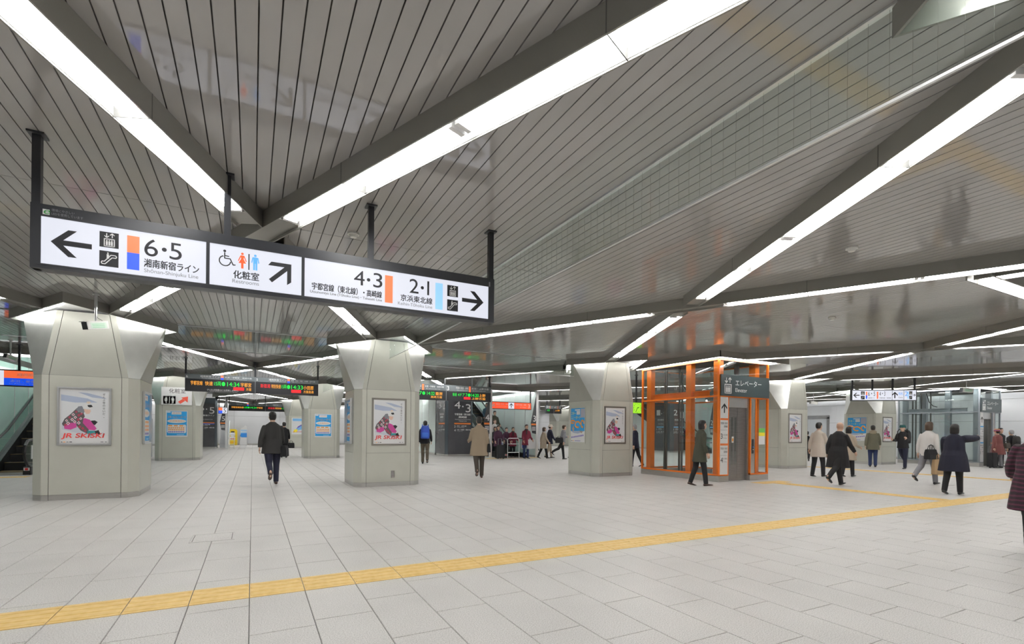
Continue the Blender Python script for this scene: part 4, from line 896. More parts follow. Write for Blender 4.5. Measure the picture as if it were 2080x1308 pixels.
# ------------------------------------------------------------------ elevators
def elevator(X0, Y0, paint, label, txt3, glass=None, ink=None, open_=False):
    r = thing('elevator', label, 'elevator', (X0, Y0, 0), 0, 'elevators of the concourse'); g = glass or M_GLASSE
    Wd, D, z1, zt = 2.06, 2.96, .19, 3.30
    b = MB().box(0, 0, 0, .40, .30, z1 - .02, M_STEEL).box(1.27, 0, 0, Wd, .30, z1 - .04, M_STEEL).box(0, .30, 0, .18, D, z1 - .04, M_STEEL).box(Wd - .18, .30, 0, Wd, D, z1 - .04, M_STEEL).box(.18, D - .2, 0, Wd - .18, D, z1 - .04, M_STEEL)
    obj('plinth', b, r)
    fr = .052
    def bar(x0, y0, z0, x1, y1, z1_, nm='frame'): obj(nm, MB().box(x0, y0, z0, x1, y1, z1_, paint), r)
    zb, zm = z1 - .03, 2.285
    for x, y in ((0, 0), (Wd - fr, 0), (0, D - fr), (Wd - fr, D - fr)): bar(x, y, zb, x + fr, y + fr, zt, 'post')
    for z in (zb, zm, zt - .03):                       # rails round the box
        t = .045
        bar(0.0, fr, z, fr * .9, D - fr, z + t, 'rail'); bar(Wd - fr * .9, fr, z, Wd, D - fr, z + t, 'rail'); bar(fr, D - fr * .9, z, Wd - fr, D, z + t, 'rail')
        if z > 1: bar(fr, 0, z, Wd - fr, fr * .9, z + t, 'rail')
    bar(fr, 0, zb, .385, fr * .9, zb + .04, 'rail'); bar(1.27, 0, zb, Wd - fr, fr * .9, zb + .04, 'rail')
    for x in (.36, 1.27, 1.50): bar(x, 0, zb, x + .035, .06, zm, 'mullion')
    for y in (.06, 1.02, 2.62): bar(.07, y, .1, .24, y + .18, zt, 'inner_post')
    bar(Wd - .30, .22, .1, Wd - .12, .42, zt, 'inner_post'); bar(Wd - .30, 2.58, .1, Wd - .12, 2.78, zt, 'inner_post')
    obj('inner_beam', MB().box(.12, .48, zm + .03, .26, 2.58, zm + .05, paint).box(.17, .48, zm + .05, .21, 2.58, zm + .19, paint).box(.12, .48, zm + .19, .26, 2.58, zm + .21, paint), r)
    for (za, zc) in ((zb + .045, zm), (zm + .045, zt - .03)):
        for ya, yb2 in ((fr, 1.4), (1.41, D - fr)): obj('glass_pane', MB().box(.02, ya, za, .03, yb2, zc, g), r)
        obj('glass_pane', MB().box(Wd - .03, fr, za, Wd - .02, D - fr, zc, g), r); obj('glass_pane', MB().box(fr, D - .03, za, Wd - fr, D - .02, zc, g), r)
    obj('glass_pane', MB().box(fr, .02, zm + .045, Wd - fr, .03, zt - .03, g), r)
    obj('glass_pane', MB().box(1.535, .02, zb + .04, Wd - fr, .03, zm, g), r)
    # guide rails, counterweight frame, car sill and hoses in the shaft
    for x, y in ((.62, 2.5), (.70, 2.66), (1.42, 2.62), (.55, 1.9)): obj('guide_rail', MB().box(x, y, .06, x + .05, y + .04, zt, M_SEAM), r)
    obj('shaft_column', MB().box(.40, 1.25, .05, .48, 1.34, zt, M_GREYP), r); obj('shaft_column', MB().box(1.5, .62, .05, 1.6, .72, zt, M_GREYP), r)
    obj('shaft_rail', MB().box(.42, .6, 1.02, .46, 1.25, 1.06, M_GREYP).box(.42, .6, .20, .46, 1.25, .30, M_GREYP), r)
    obj('hose', MB().tube([(.85, 2.2, 3.25), (.85, 2.1, 2.85), (.86, 1.95, 2.65), (.88, 1.8, 2.60)], .02, M_RUBBER, 6), r)
    # sign board over the door
    sb = obj('sign_board', MB().box(.035, -.035, zm + .03, Wd - .03, -.005, 2.885, M_DGREEN), r); t = MB(); yy = -.037
    lift_picto(t, .06, zm + .06, .48, .50, yy, M_WINK)
    t.text('エレベーター', .60, zm + .32, yy, .16, M_WINK, w=1.08); t.text('Elevator', .60, zm + .15, yy, .105, M_WINK, w=.47); pieces(('lettering', 'pictogram'), t, sb)
    # door recess
    obj('door_frame', MB().box(.395, .05, 0, .44, .16, zm, M_STEEL).box(1.225, .05, 0, 1.27, .16, zm, M_STEEL).box(.44, .06, 2.02, 1.225, .16, zm, M_ALU), r)
    if open_: obj('door', MB().box(.44, .17, 0.01, 1.225, .2, 2.02, mat('car_dark', (.1, .1, .09), .5)), r)
    else:
        for k, (xa, xb) in enumerate(((.445, .872), (.878, 1.22))):
            d = obj('door', MB().box(xa, .11, 0.01, xb, .14, 2.02, M_DSTEEL), r)
            if k == 0:
                for q in (.17, .31): obj('window', MB().box(xa + q, .106, .45, xa + q + .075, .1098, 1.75, M_GLASSE), d)
                obj('notice', MB().box(xa + .20, .104, 1.05, xa + .28, .1058, 1.22, M_PAPER).box(xa + .215, .1035, 1.09, xa + .265, .104, 1.17, PO), d)
    # guide strip with arrow left of the door, call panel and sticker right of it
    st = obj('guide_strip', MB().box(.058, -.002, zb + .04, .358, .012, zm, M_PAPER), r); q = MB(); y = -.004; ik = ink or mat('strip_orange', (.82, .20, .04), .5)
    arrow(q, .21, zm - .17, .26, 90, M_INK, y)
    for z in (1.66, .98):
        q.rect(.058, z, .358, z + .055, y, ik)
    q.text('宇都宮線（東北線）', .07, 1.55, y, .06, M_INK, w=.27); q.text('高崎線', .20, 1.46, y, .06, M_INK, w=.14); q.text('Utsunomiya Line', .07, 1.38, y, .03, M_GREYTXT, w=.25)
    q.text(txt3[0], .075, 1.16, y, .14, M_INK); q.text('赤羽・上野方面', .18, 1.24, y, .05, M_INK, w=.16); q.text('for Ueno', .18, 1.16, y, .04, M_GREYTXT, w=.14)
    q.text('宇都宮線（東北線）', .07, .87, y, .06, M_INK, w=.27); q.text('高崎線', .20, .78, y, .06, M_INK, w=.14); q.text('Utsunomiya Line', .07, .70, y, .03, M_GREYTXT, w=.25)
    q.text(txt3[1], .075, .52, y, .14, M_INK); q.text('大宮・宇都宮方面', .18, .60, y, .05, M_INK, w=.16); q.text('for Omiya', .18, .52, y, .04, M_GREYTXT, w=.14)
    pieces(('lettering', 'print'), q, st)
    cp = obj('call_panel', MB().box(1.305, .015, zb, 1.50, .03, zm, M_STEEL).box(1.36, .005, .75, 1.44, .015, 1.15, M_INK), r)
    obj('button', MB().tube([(1.40, .006, .86), (1.40, -.004, .86)], .018, M_ALU, 10).tube([(1.40, .006, .93), (1.40, -.004, .93)], .018, mat('button_blue', (.05, .2, .6), .4), 10), cp)
    sk = MB().box(1.66, .014, 1.0, 1.92, .019, 1.24, M_PAPER).box(1.66, .014, 1.24, 1.92, .019, 1.34, PY).box(1.66, .014, 1.34, 1.92, .019, 1.46, mat('sticker_green', (.15, .5, .1), .5)); obj('sticker', sk, r)
    # canopy: fascia hanging from the ceiling with a cove of tubes
    cx0, cx1, cy0, cy1 = -.22, Wd + .24, -.22, D + .25
    obj('roof', MB().box(.02, .02, zt, Wd - .02, D - .02, zt + .02, M_SEAM), r)
    fa = obj('canopy_fascia', MB().box(cx0 + X0, cy0 + Y0, ZB, cx1 + X0 + .35, cy0 + Y0 + .02, ZC, M_BEAM).box(cx0 + X0, cy1 + Y0 - .02, ZB, cx1 + X0, cy1 + Y0, ZC, M_BEAM).box(cx0 + X0, cy0 + Y0, ZB, cx0 + X0 + .02, cy1 + Y0, ZC, M_BEAM).box(cx1 + X0 - .02, cy0 + Y0 + .02, ZB, cx1 + X0, cy1 + Y0, ZC, M_BEAM), ceiling)
    lp = thing('cove_lamp', 'cove lamp round the top of the ' + label.split(' elevator')[0].split('glass ')[-1] + ' elevator', 'lamp', (X0, Y0, ZB), 0, 'cove lamps round the elevator tops')
    obj('reflector', MB().box(cx0 + .02, cy0 + .02, .10, cx1 - .02, cy1 - .02, .11, M_WHITE), lp)
    for a, c in (((cx0 + .1, cy0 + .1), (cx1 - .1, cy0 + .1)), ((cx0 + .1, cy0 + .15), (cx0 + .1, cy1 - .15)), ((cx1 - .1, cy0 + .15), (cx1 - .1, cy1 - .15))):
        obj('tube', MB().tube([(a[0], a[1], .008), (c[0], c[1], .008)], .0155, M_TUBE, 6), lp)
    return r
elevator(11.0, 9.1, M_ORANGE, 'orange framed glass elevator with a dark green elevator sign', '34')
elevator(26.9, 9.2, M_GREYP, 'grey framed glass elevator against the white wall at far right', '21', ink=mat('strip_blue', (.08, .4, .75), .5), open_=True)

# ------------------------------------------------------------------ charcoal platform pylons
def pylon(cx, cy, label, draw_front, draw_side=None, hw=.75):
    r = thing('platform_pylon', label, 'pylon', (cx, cy, 0), 0, 'charcoal pylons naming the platforms'); c = .11
    b = MB().vprism([(hw - c, -hw), (hw, -hw + c), (hw, hw), (-hw, hw), (-hw, -hw + c), (-hw + c, -hw)], .10, 3.30, M_PYLON2)
    obj('core', b, r); obj('plinth', MB().vprism([(hw - c, -hw + .005), (hw - .005, -hw + c), (hw - .005, hw), (-hw + .005, hw), (-hw + .005, -hw + c), (-hw + c, -hw + .005)], 0, .10, M_STEEL), r)
    obj('panel', MB().box(-hw + c + .01, -hw - .012, .105, hw - c - .01, -hw, 2.93, M_PYLON), r); obj('panel', MB().box(-hw - .012, -hw + c + .01, .105, -hw, hw - .02, 2.93, M_PYLON), r)
    t = MB(); draw_front(t, -hw - .016, hw - c); pieces(('lettering', 'print'), t, r)
    if draw_side:
        t = MB(); draw_side(t, 0, hw - .1); t.v = [(-hw - .016 + (vy), -vx, vz) for vx, vy, vz in t.v]; pieces(('lettering', 'print'), t, r)
def face(big, jp, en, bar, lines):
    def fn(t, y, hw, o=0.055):
        t.text(big[0], o - .36, 2.45, y, .36, M_WINK, w=.33); t.disc(o + .10, 2.56, .04, y, M_WINK); t.text(big[1], o + .26, 2.27, y, .42, M_WINK, w=.28)
        for k, q in enumerate(jp): t.text(q, o + 0.1, 2.10 - .14 * k, y, .105, M_WINK, 'c', w=min(.88, .15 * len(q)), bold=.025)
        for k, q in enumerate(en): t.text(q, o + 0.1, 1.86 - .075 * k, y, .055, M_WINK, 'c', w=min(.85, .034 * len(q)))
        for k, m in enumerate(bar): t.cut().rect(o - .36, 1.64 - .065 * k, o + .55, 1.71 - .065 * k, y, m)
        for k, (n, q) in enumerate(lines):
            z = 1.46 - .19 * k; t.text(n, o - .36, z, y, .12, M_WINK); t.text(q, o - .22, z + .06, y, .06, M_WINK, w=min(.76, .075 * len(q)), bold=.025); t.text('for ' + {'赤': 'Akabane & Ueno', '大': 'Omiya & Takasaki', '新': 'Shinjuku & Yokohama'}.get(q[0], 'Omiya'), o - .22, z, y, .035, M_WINK)
    return fn
PTO = mat('print_bar_orange', (.85, .22, .03), .5); PTB = mat('print_bar_blue', (.05, .12, .6), .5); PTL = mat('print_bar_light', (.15, .5, .85), .5)
f43 = face('43', ['宇都宮線（東北線）', '高崎線'], ['Utsunomiya Line (Tōhoku Line)', 'Takasaki Line'], [PTO], [('3', '赤羽・上野方面'), ('4', '大宮・宇都宮・高崎方面')])
f34 = face('34', ['宇都宮線', '高崎線'], ['Utsunomiya Line', 'Takasaki Line'], [PTO], [('3', '赤羽・上野方面'), ('4', '大宮・宇都宮・高崎方面')])
pylon(9.45, 24.55, 'charcoal pylon with big white 4-3 below the departure board', f43, f34)
f65 = face('65', ['湘南新宿ライン'], ['Shōnan-Shinjuku Line'], [PTO, PTB], [('5', '新宿・渋谷方面'), ('6', '大宮・宇都宮・高崎方面')])
pylon(-2.82, 38.5, 'charcoal pylon with a white 5 left of the man in black', f65)
f21 = face('21', ['京浜東北線'], ['Keihin-Tōhoku Line'], [PTL], [('1', '大宮方面'), ('2', '赤羽・上野・横浜方面')]); f12 = face('12', ['京浜東北線'], ['Keihin-Tōhoku Line'], [PTL], [('1', '大宮方面'), ('2', '赤羽・上野・横浜方面')])
pylon(24.77, 24.55, 'charcoal pylon with 2-1 seen through the orange elevator', f21, f12)

def sail(x, y, num, bar, label, flip=1):
    """charcoal pointed panel with a platform number, on the glass at an escalator mouth"""
    r = thing('number_sail', label, 'sign', (x, y, 0), 0, 'pointed number panels at the escalator mouths'); z0, z1 = 1.1, 3.15
    obj('panel', MB().hprism([(0, 3.15), (0, 1.18), (-flip * .22, 1.22), (-flip * .31, 1.72)], 0, .012, M_PYLON), r)
    t = MB(); t.text(num, -flip * .02 if flip > 0 else .02, 1.80, -.002, .30, M_WINK, 'r' if flip > 0 else 'l'); t.rect(min(0, -flip * .28), 1.62, max(0, -flip * .28), 1.70, -.002, bar)
    for k in range(3): t.rect(min(-flip * .03, -flip * .24), 1.50 - .07 * k, max(-flip * .03, -flip * .24), 1.53 - .07 * k, -.002, M_WINK)
    pieces(('lettering', 'print'), t, r)
    obj('post', MB().box(0, -.01, 0, flip * .13, .06, 3.30, M_WHITE), r)
sail(12.60, 21.4, '3', PTO, 'charcoal number sail with a 3, right of the escalator'); sail(10.02, 21.4, '4', PTO, 'charcoal number sail with a 4 behind the tan-coated man')
sail(25.35, 21.4, '2', PTL, 'number sail with a 2 glimpsed through the orange elevator'); sail(-1.58, 37.2, '5', PTO, 'far charcoal number sail with a 5 beside the stairs by the back wall')

# ------------------------------------------------------------------ escalators
def glass_wall(name, label, x, y0, y1, z1, t=.06, step=1.2, gm=None):
    r = thing(name, label, 'glass wall', (x, y0, 0), 0, 'green glass walls round the escalators'); y = 0; L = y1 - y0
    while y < L - .05:
        obj('glass_panel', MB().box(-t / 2, y + .012, .1, t / 2, min(y + step, L) - .012, z1, gm or M_GREEN), r); y += step
    obj('sill', MB().box(-t / 2 - .02, 0, 0, t / 2 + .02, L, .1, M_STEEL), r); k = MB(); y = 0
    while y < L + .01: k.box(-t / 2 - .008, y - .02, .1, t / 2 + .008, y + .02, z1, M_ALU); y += step
    obj('mullion', k, r)
def escalator(x, y, w, label, top=5.2, direction=1):
    r = thing('escalator', label, 'escalator', (x, y, 0), 0, 'escalators rising to the platforms'); sl = math.tan(R(30)); F = 1.5; n = 22
    def zt(yy): return 0 if yy < F else (yy - F) * sl
    h = w / 2; ye = F + top / sl
    obj('comb_plate', MB().box(-h - .12, -.35, 0, h + .12, .5, .015, M_DSTEEL), r)
    p, q = .40, .231; steps = []
    yy = .5
    while yy < F: steps.append((yy, 0.0)); yy += p
    k = 0
    while (k + 1) * q < top: steps.append((F + k * p, (k + 1) * q)); k += 1
    for i, (a, z) in enumerate(steps):
        m = MB().box(-h + .03, a, z - .22 if z else -.05, h - .03, a + p, z + .012, M_RUBBER).box(-h + .03, a, z + .012, h - .03, a + .03, z + .016, M_YEL); obj('step', m, r)
    for s in (-1, 1):
        X = s * (h + .08)
        sk = [(-.35, 0), (-.35, .22), (F - .2, .28), (ye, zt(ye) + .28), (ye, zt(ye) - .6), (F + .6, 0)]
        b = MB(); b.hprism(sk, 0, .16, M_RUBBER); b.v = [(X - .08 + vy, vx, vz) for vx, vy, vz in b.v]; obj('skirt', b, r)
        g = MB(); g.hprism([(-.30, .30), (-.42, .60), (-.30, .90), (F - .2, .93), (ye, zt(ye) + .95), (ye, zt(ye) + .28), (F - .2, .28), (-.2, .22)], 0, .012, M_GLASSG); g.v = [(X - .006 + vy, vx, vz) for vx, vy, vz in g.v]; obj('balustrade', g, r)
        path = [(X, -.1, .20), (X, -.34, .28), (X, -.50, .48), (X, -.54, .62), (X, -.48, .80), (X, -.30, .93), (X, 0, .95), (X, F - .5, .95), (X, F, .99), (X, F + .5, 1.2)] + [(X, ye, zt(ye) + .97)]
        obj('handrail', MB().tube(path, .036, M_RUBBER, 8), r)
        obj('notice', MB().box(X - .008, -.05, .42, X + .008, .30, .80, M_PAPER).box(X - .01, .02, .48, X + .01, .12, .74, PTB), r)
        obj('indicator', MB().box(X - .06, -.37, .12, X + .06, -.35, .20, M_PAPER).box(X - .03, -.375, .13, X + .03, -.37, .19, PR), r)
    return r
escalator(11.42, 21.6, 1.0, 'escalator bringing people down beside the green glass under the red sign')
escalator(-6.0, 18.35, 1.0, 'black escalator rising at the left edge behind the nearest column'); escalator(26.6, 21.9, 1.0, 'escalator seen through the orange elevator glass')
glass_wall('glass_wall', 'pale green glass wall right of the descending escalator', 12.72, 21.5, 34.5, 5.4, gm=M_GREEN2); glass_wall('glass_wall', 'green glass wall between the man with the blue backpack and the 4-3 pylon', 8.72, 25.4, 36.0, 3.45, gm=M_GREEN2)
glass_wall('glass_wall', 'green glass wall behind the left escalator', -7.35, 18.4, 33.0, 5.4); glass_wall('glass_wall', 'green glass wall by the escalator seen through the orange elevator', 27.95, 21.6, 34.5, 5.4, gm=M_GREEN2)
glass_wall('glass_wall', 'green glass wall behind the 4 sail', 10.12, 25.4, 34.5, 5.4, gm=M_GREEN2)
for i, (x0, x1, y0, y1) in enumerate(WELLS):     # well linings through the ceiling, with unseen lamps added high up to light them
    f = MB()
    f.box(x0 - .02, y0 - .02, ZB - .05, x1 + .02, y0, 6.0, M_WALL).box(x0 - .02, y1, ZB - .05, x1 + .02, y1 + .02, 6.0, M_WALL).box(x0 - .06, y0, 3.44, x0 - .04, y1, 6.0, M_WALL).box(x1 + .04, y0, 3.44, x1 + .06, y1, 6.0, M_WALL).box(x0 - .06, y0 - .02, 6.0, x1 + .06, y1 + .02, 6.05, M_WALL)
    obj('well_lining', f, ceiling)
    nm = ('left escalator', 'escalator under the red sign', 'escalator behind the orange elevator')[i]
    lp = thing('cove_lamp', 'lamp tubes along the ceiling edge over the ' + nm, 'lamp', (x0, y0, ZB), 0, 'lamps over the escalator mouths'); w = x1 - x0
    obj('fascia', MB().box(-.1, -.26, 0, w + .1, -.24, .167, M_BEAM).box(-.1, -.24, .1, w + .1, -.02, .11, M_WHITE), lp)
    obj('tube', MB().tube([(.05, -.12, .03), (w - .05, -.12, .03)], .0155, M_TUBE, 6), lp)
    l2 = thing('fluorescent_lamp', 'added unseen lamps high in the shaft above the ' + nm, 'lamp', (x0, y0, 5.9), 0, 'lamps over the escalator mouths')
    for a in (.12, w - .12): obj('tube', MB().tube([(a, .4, 0), (a, y1 - y0 - .4, 0)], .0155, M_TUBE, 6), l2)

# barrier rails before the escalator and stairs
def barrier(x, y, w, d, label):
    r = thing('barrier_rail', label, 'railing', (x, y, 0), 0, 'tubular barriers'); t = .018
    obj('hoop', MB().tube([(0, 0, 0), (0, 0, .92), (.06, 0, .97), (w - .06, 0, .97), (w, 0, .92), (w, 0, 0)], t, M_ALU, 8), r); obj('crossbar', MB().tube([(0, 0, .30), (w, 0, .30)], t * .8, M_ALU, 8), r); obj('crossbar', MB().tube([(0, 0, .70), (w, 0, .70)], t * .7, M_ALU, 8), r)
barrier(10.72, 20.85, .62, 0, 'tubular steel barrier in front of the descending escalator'); barrier(-1.40, 36.6, .35, 0, 'tubular steel barrier by the far stairs left of the yellow board')

# far stairs by the back wall, boards, cut-out, leaflet rack, far posters
st = thing('staircase', 'pale staircase foot beside the charcoal 5 pylon', 'stairs', (-2.0, 39.4, 0))
for k in range(9): obj('step', MB().box(0, .3 * k, .165 * k, .45, .3 * k + .3, .165 * (k + 1), M_WALL), st)
obj('stringer', MB().hprism([(0, 0), (0, .3), (2.9, 1.9), (2.9, 0)], 0, .06, mat('stair_white', (.75, .8, .8), .2)), st); st.children[-1].rotation_euler = (0, 0, pi / 2); st.children[-1].location = (.52, 0, 0)
yb = thing('standing_board', 'yellow standing advertising board with rounded top before the back wall', 'board', (-1.72, 44.55, 0))
M_YB = mat('board_yellow', (.85, .62, .02), .45)
obj('panel', MB().hprism([(0, 0.02), (.66, .02), (.66, 1.12), (.62, 1.22), (.5, 1.27), (.14, 1.27), (.03, 1.22), (0, 1.12)], 0, .05, M_YB), yb)
_p = MB(); _p.disc(.34, .86, .17, -.003, M_PAPER, rz=.24); _p.rect(.22, 1.0, .46, 1.1, -.004, M_INK); _p.rect(.16, .40, .52, .66, -.004, M_PAPER); _p.rect(.02, .9, .14, 1.15, -.004, M_PAPER)
for k in range(4): _p.rect(.20 + .08 * k, .46, .26 + .08 * k, .54, -.006, PR if k % 2 == 0 else PO)
for k in range(5): _p.rect(.10 + .1 * k, .20, .17 + .1 * k, .26, -.004, PO)
obj('print', _p, yb); obj('foot', MB().box(.05, -.12, 0, .61, .16, .025, M_SEAM), yb)
ct = thing('standing_board', 'white and blue standing cut-out right of the yellow board', 'board', (-.92, 44.6, 0))
obj('panel', MB().hprism([(.0, .02), (.56, .02), (.52, .5), (.54, 1.2), (.50, 1.5), (.40, 1.58), (.30, 1.45), (.12, 1.35), (.06, 1.1), (.08, .6)], 0, .04, M_PAPER), ct)
_p = MB(); _p.rect(.08, .95, .52, 1.22, -.003, mat('print_paleblue2', (.35, .6, .85), .5)); _p.flat([(.04, .72), (.16, .62), (.52, .62), (.52, .95), (.10, .95)], -.004, mat('board_blue', (.02, .22, .65), .5))
for k in range(4): _p.rect(.12 + .1 * k, 1.02, .19 + .1 * k, 1.12, -.005, M_PAPER)
obj('print', _p, ct); obj('foot', MB().box(.02, -.12, 0, .54, .14, .02, M_SEAM), ct)
lr = thing('leaflet_rack', 'leaflet rack with green and white papers behind the nearest left column', 'rack', (-4.55, 25.9, 0))
obj('frame', MB().box(0, 0, .05, .03, .35, 1.7, M_GREYP).box(.67, 0, .05, .7, .35, 1.7, M_GREYP).box(0, .32, .05, .7, .35, 1.7, M_GREYP), lr)
_c = [mat('leaf_green', (.3, .6, .1), .5), M_PAPER, mat('leaf_blue', (.15, .35, .6), .5), PY, M_PAPER, mat('leaf_green', (.3, .6, .1), .5)]
for k in range(6):
    obj('shelf', MB().box(.03, .02, .15 + .25 * k, .67, .32, .17 + .25 * k, M_GREYP), lr)
    for j in range(3): obj('leaflet', MB().box(.05 + .21 * j, .05, .17 + .25 * k, .23 + .21 * j, .08, .36 + .25 * k, _c[(k * 2 + j) % 6]), lr)
fp = thing('poster', 'small dark blue poster on the far wall past the 3 sail', 'poster', (16.5, 28.96, 0))
obj('backing', MB().box(0, 0, .9, .7, .04, 1.9, M_SEAM), fp); _p = MB(); _p.rect(.05, .95, .65, 1.85, -.003, M_INK); _p.rect(.1, 1.0, .6, 1.4, -.004, PTB); _p.rect(.15, 1.5, .5, 1.75, -.004, M_GREYTXT); obj('print', _p, fp)
wp = obj('wall_hall', MB().box(14.9, 29.05, 0, 17.4, 29.25, 3.6, M_SEAM), kind='structure')
for k in range(2):
    for z0, z1 in ((.12, 2.2), (2.21, 3.47)): obj('panel', MB().box(14.9 + 1.25 * k + .004, 29.02, z0, 14.9 + 1.25 * (k + 1) - .004, 29.05, z1, M_WALL), wp)

# ceiling opening edge at right with lamps, near the viewer
def trough(P, Q, label):
    P, Q = Vector(P), Vector(Q); d = (Q - P).normalized(); L = (Q - P).length; b = MB()
    uvbox(b, P, d, 0, L, -.02, 0, ZB, ZC, M_BEAM); uvbox(b, P, d, 0, L, -.26, -.24, ZB, ZC, M_BEAM); uvbox(b, P, d, 0, L, -.24, -.02, 3.41, 3.42, M_WHITE); obj('beam', b, ceiling)
    r = thing('fluorescent_lamp', label, 'lamp', (P.x, P.y, ZB), atan2(d.y, d.x), 'lamps along the ceiling edge at right')
    for u in (-.09, -.17): obj('tube', MB().tube([(.15, u, .04), (L - .1, u, .04)], .0155, M_TUBE, 8), r)
trough((8.12, 2.93), (11.5, 2.93), 'lamp at the right edge of the picture, lower arm of the bright V')
trough((8.34, 2.2), (8.15, 2.86), 'lamp at the right edge of the picture, upper arm of the bright V')

# ------------------------------------------------------------------ people
def skin(c): return mat('skin_%d' % c, [(.62, .40, .29), (.55, .34, .24), (.68, .46, .36)][c], .5)
def cloth(n, col, r=.85): return mat('cloth_' + n, col, r)
HAIR = mat('hair_black', (.012, .010, .009), .45); HAIRB = mat('hair_brown', (.06, .035, .02), .5); HAIRG = mat('hair_grey', (.30, .30, .31), .6)
SHOE = mat('shoe_black', (.012, .012, .012), .35); SHOEB = mat('shoe_brown', (.06, .03, .022), .4)
def ringpts(c, rx, ry, ax=None, ay=None, n=12):
    ax = Vector(ax or (1, 0, 0)); ay = Vector(ay or (0, 1, 0)); c = Vector(c)
    return [c + ax * rx * cos(2 * pi * k / n) + ay * ry * sin(2 * pi * k / n) for k in range(n)]
def limb(mb, pts, rs, m, n=10):
    """tapering round limb through joints, ends capped"""
    pts = [Vector(p) for p in pts]; rings = []
    for i, p in enumerate(pts):
        t = (pts[min(i + 1, len(pts) - 1)] - pts[max(i - 1, 0)]).normalized()
        u = t.cross(Vector((0, 1, 0)) if abs(t.y) < .9 else Vector((1, 0, 0))).normalized(); w = u.cross(t)
        if i and rings_u.dot(u) < 0: u, w = -u, -w
        rings_u = u
        rings.append([p + u * rs[i] * cos(2 * pi * k / n) + w * rs[i] * sin(2 * pi * k / n) for k in range(n)])
    mb.loft(rings, m)
def fuse(mb, voxel, it=3, name='x'):
    """one continuous skin over the joined solids"""
    me = mb.mesh(name); o = bpy.data.objects.new('tmp', me); C.objects.link(o)
    r = o.modifiers.new('r', 'REMESH'); r.mode = 'VOXEL'; r.voxel_size = voxel; r.use_smooth_shade = True
    s = o.modifiers.new('s', 'SMOOTH'); s.iterations = it; s.factor = .5
    out = bpy.data.meshes.new_from_object(o.evaluated_get(bpy.context.evaluated_depsgraph_get()))
    bpy.data.objects.remove(o); bpy.data.meshes.remove(me)
    out.name = name; out.materials.clear(); out.materials.append(mb.mats[0])
    for p in out.polygons: p.material_index = 0; p.use_smooth = True
    return out
def add_to(me, mb):
    """append loose details (eyes, nails, fingers) to a fused mesh"""
    import bmesh
    n0 = len(me.materials); mp = []
    for m in mb.mats:
        if m.name not in [x.name for x in me.materials]: me.materials.append(m)
        mp.append([x.name for x in me.materials].index(m.name))
    bm = bmesh.new(); bm.from_mesh(me); vs = [bm.verts.new(v) for v in mb.v]
    for f, mi in zip(mb.f, mb.m):
        try: q = bm.faces.new([vs[i] for i in f]); q.material_index = mp[mi]; q.smooth = True
        except ValueError: pass
    bm.to_mesh(me); bm.free(); return me
def hand(mb, wrist, d, side, s, m, curl=.5, palm_in=None):
    """palm, four bent fingers of different lengths and a thumb from its side"""
    d = Vector(d).normalized(); inn = Vector(palm_in or (-side, 0, 0)); inn = (inn - d * inn.dot(d)).normalized(); acr = d.cross(inn).normalized()
    if acr.y < 0 and abs(acr.y) > .2: acr = -acr                      # thumb side points forward
    w = Vector(wrist); pe = w + d * .085 * s
    mb.loft([[w + (acr * a + inn * b) * s for a, b in ((-.024, -.015), (.024, -.015), (.024, .015), (-.024, .015))], [w + d * .045 * s + (acr * a + inn * b) * s for a, b in ((-.038, -.014), (.038, -.014), (.038, .014), (-.038, .014))], [pe + (acr * a + inn * b) * s for a, b in ((-.038, -.011), (.038, -.011), (.038, .011), (-.038, .011))]], m)
    for k, L in enumerate((.062, .076, .080, .070)):
        b = pe + acr * (-.029 + .0195 * k) * s; p1 = b + (d * cos(curl * .5) + inn * sin(curl * .5)) * L * .45 * s; p2 = p1 + (d * cos(curl * 1.3) + inn * sin(curl * 1.3)) * L * .32 * s; p3 = p2 + (d * cos(curl * 2) + inn * sin(curl * 2)) * L * .25 * s
        limb(mb, [b - d * .01 * s, p1, p2, p3], [.0092 * s, .0088 * s, .008 * s, .006 * s], m, 6)
    b = w + d * .03 * s + acr * .034 * s; p1 = b + (d * .6 + acr * .7 + inn * .35).normalized() * .036 * s; p2 = p1 + (d * .85 + acr * .15 + inn * .5).normalized() * .032 * s
    limb(mb, [b - acr * .012 * s, p1, p2], [.0125 * s, .0105 * s, .007 * s], m, 6)
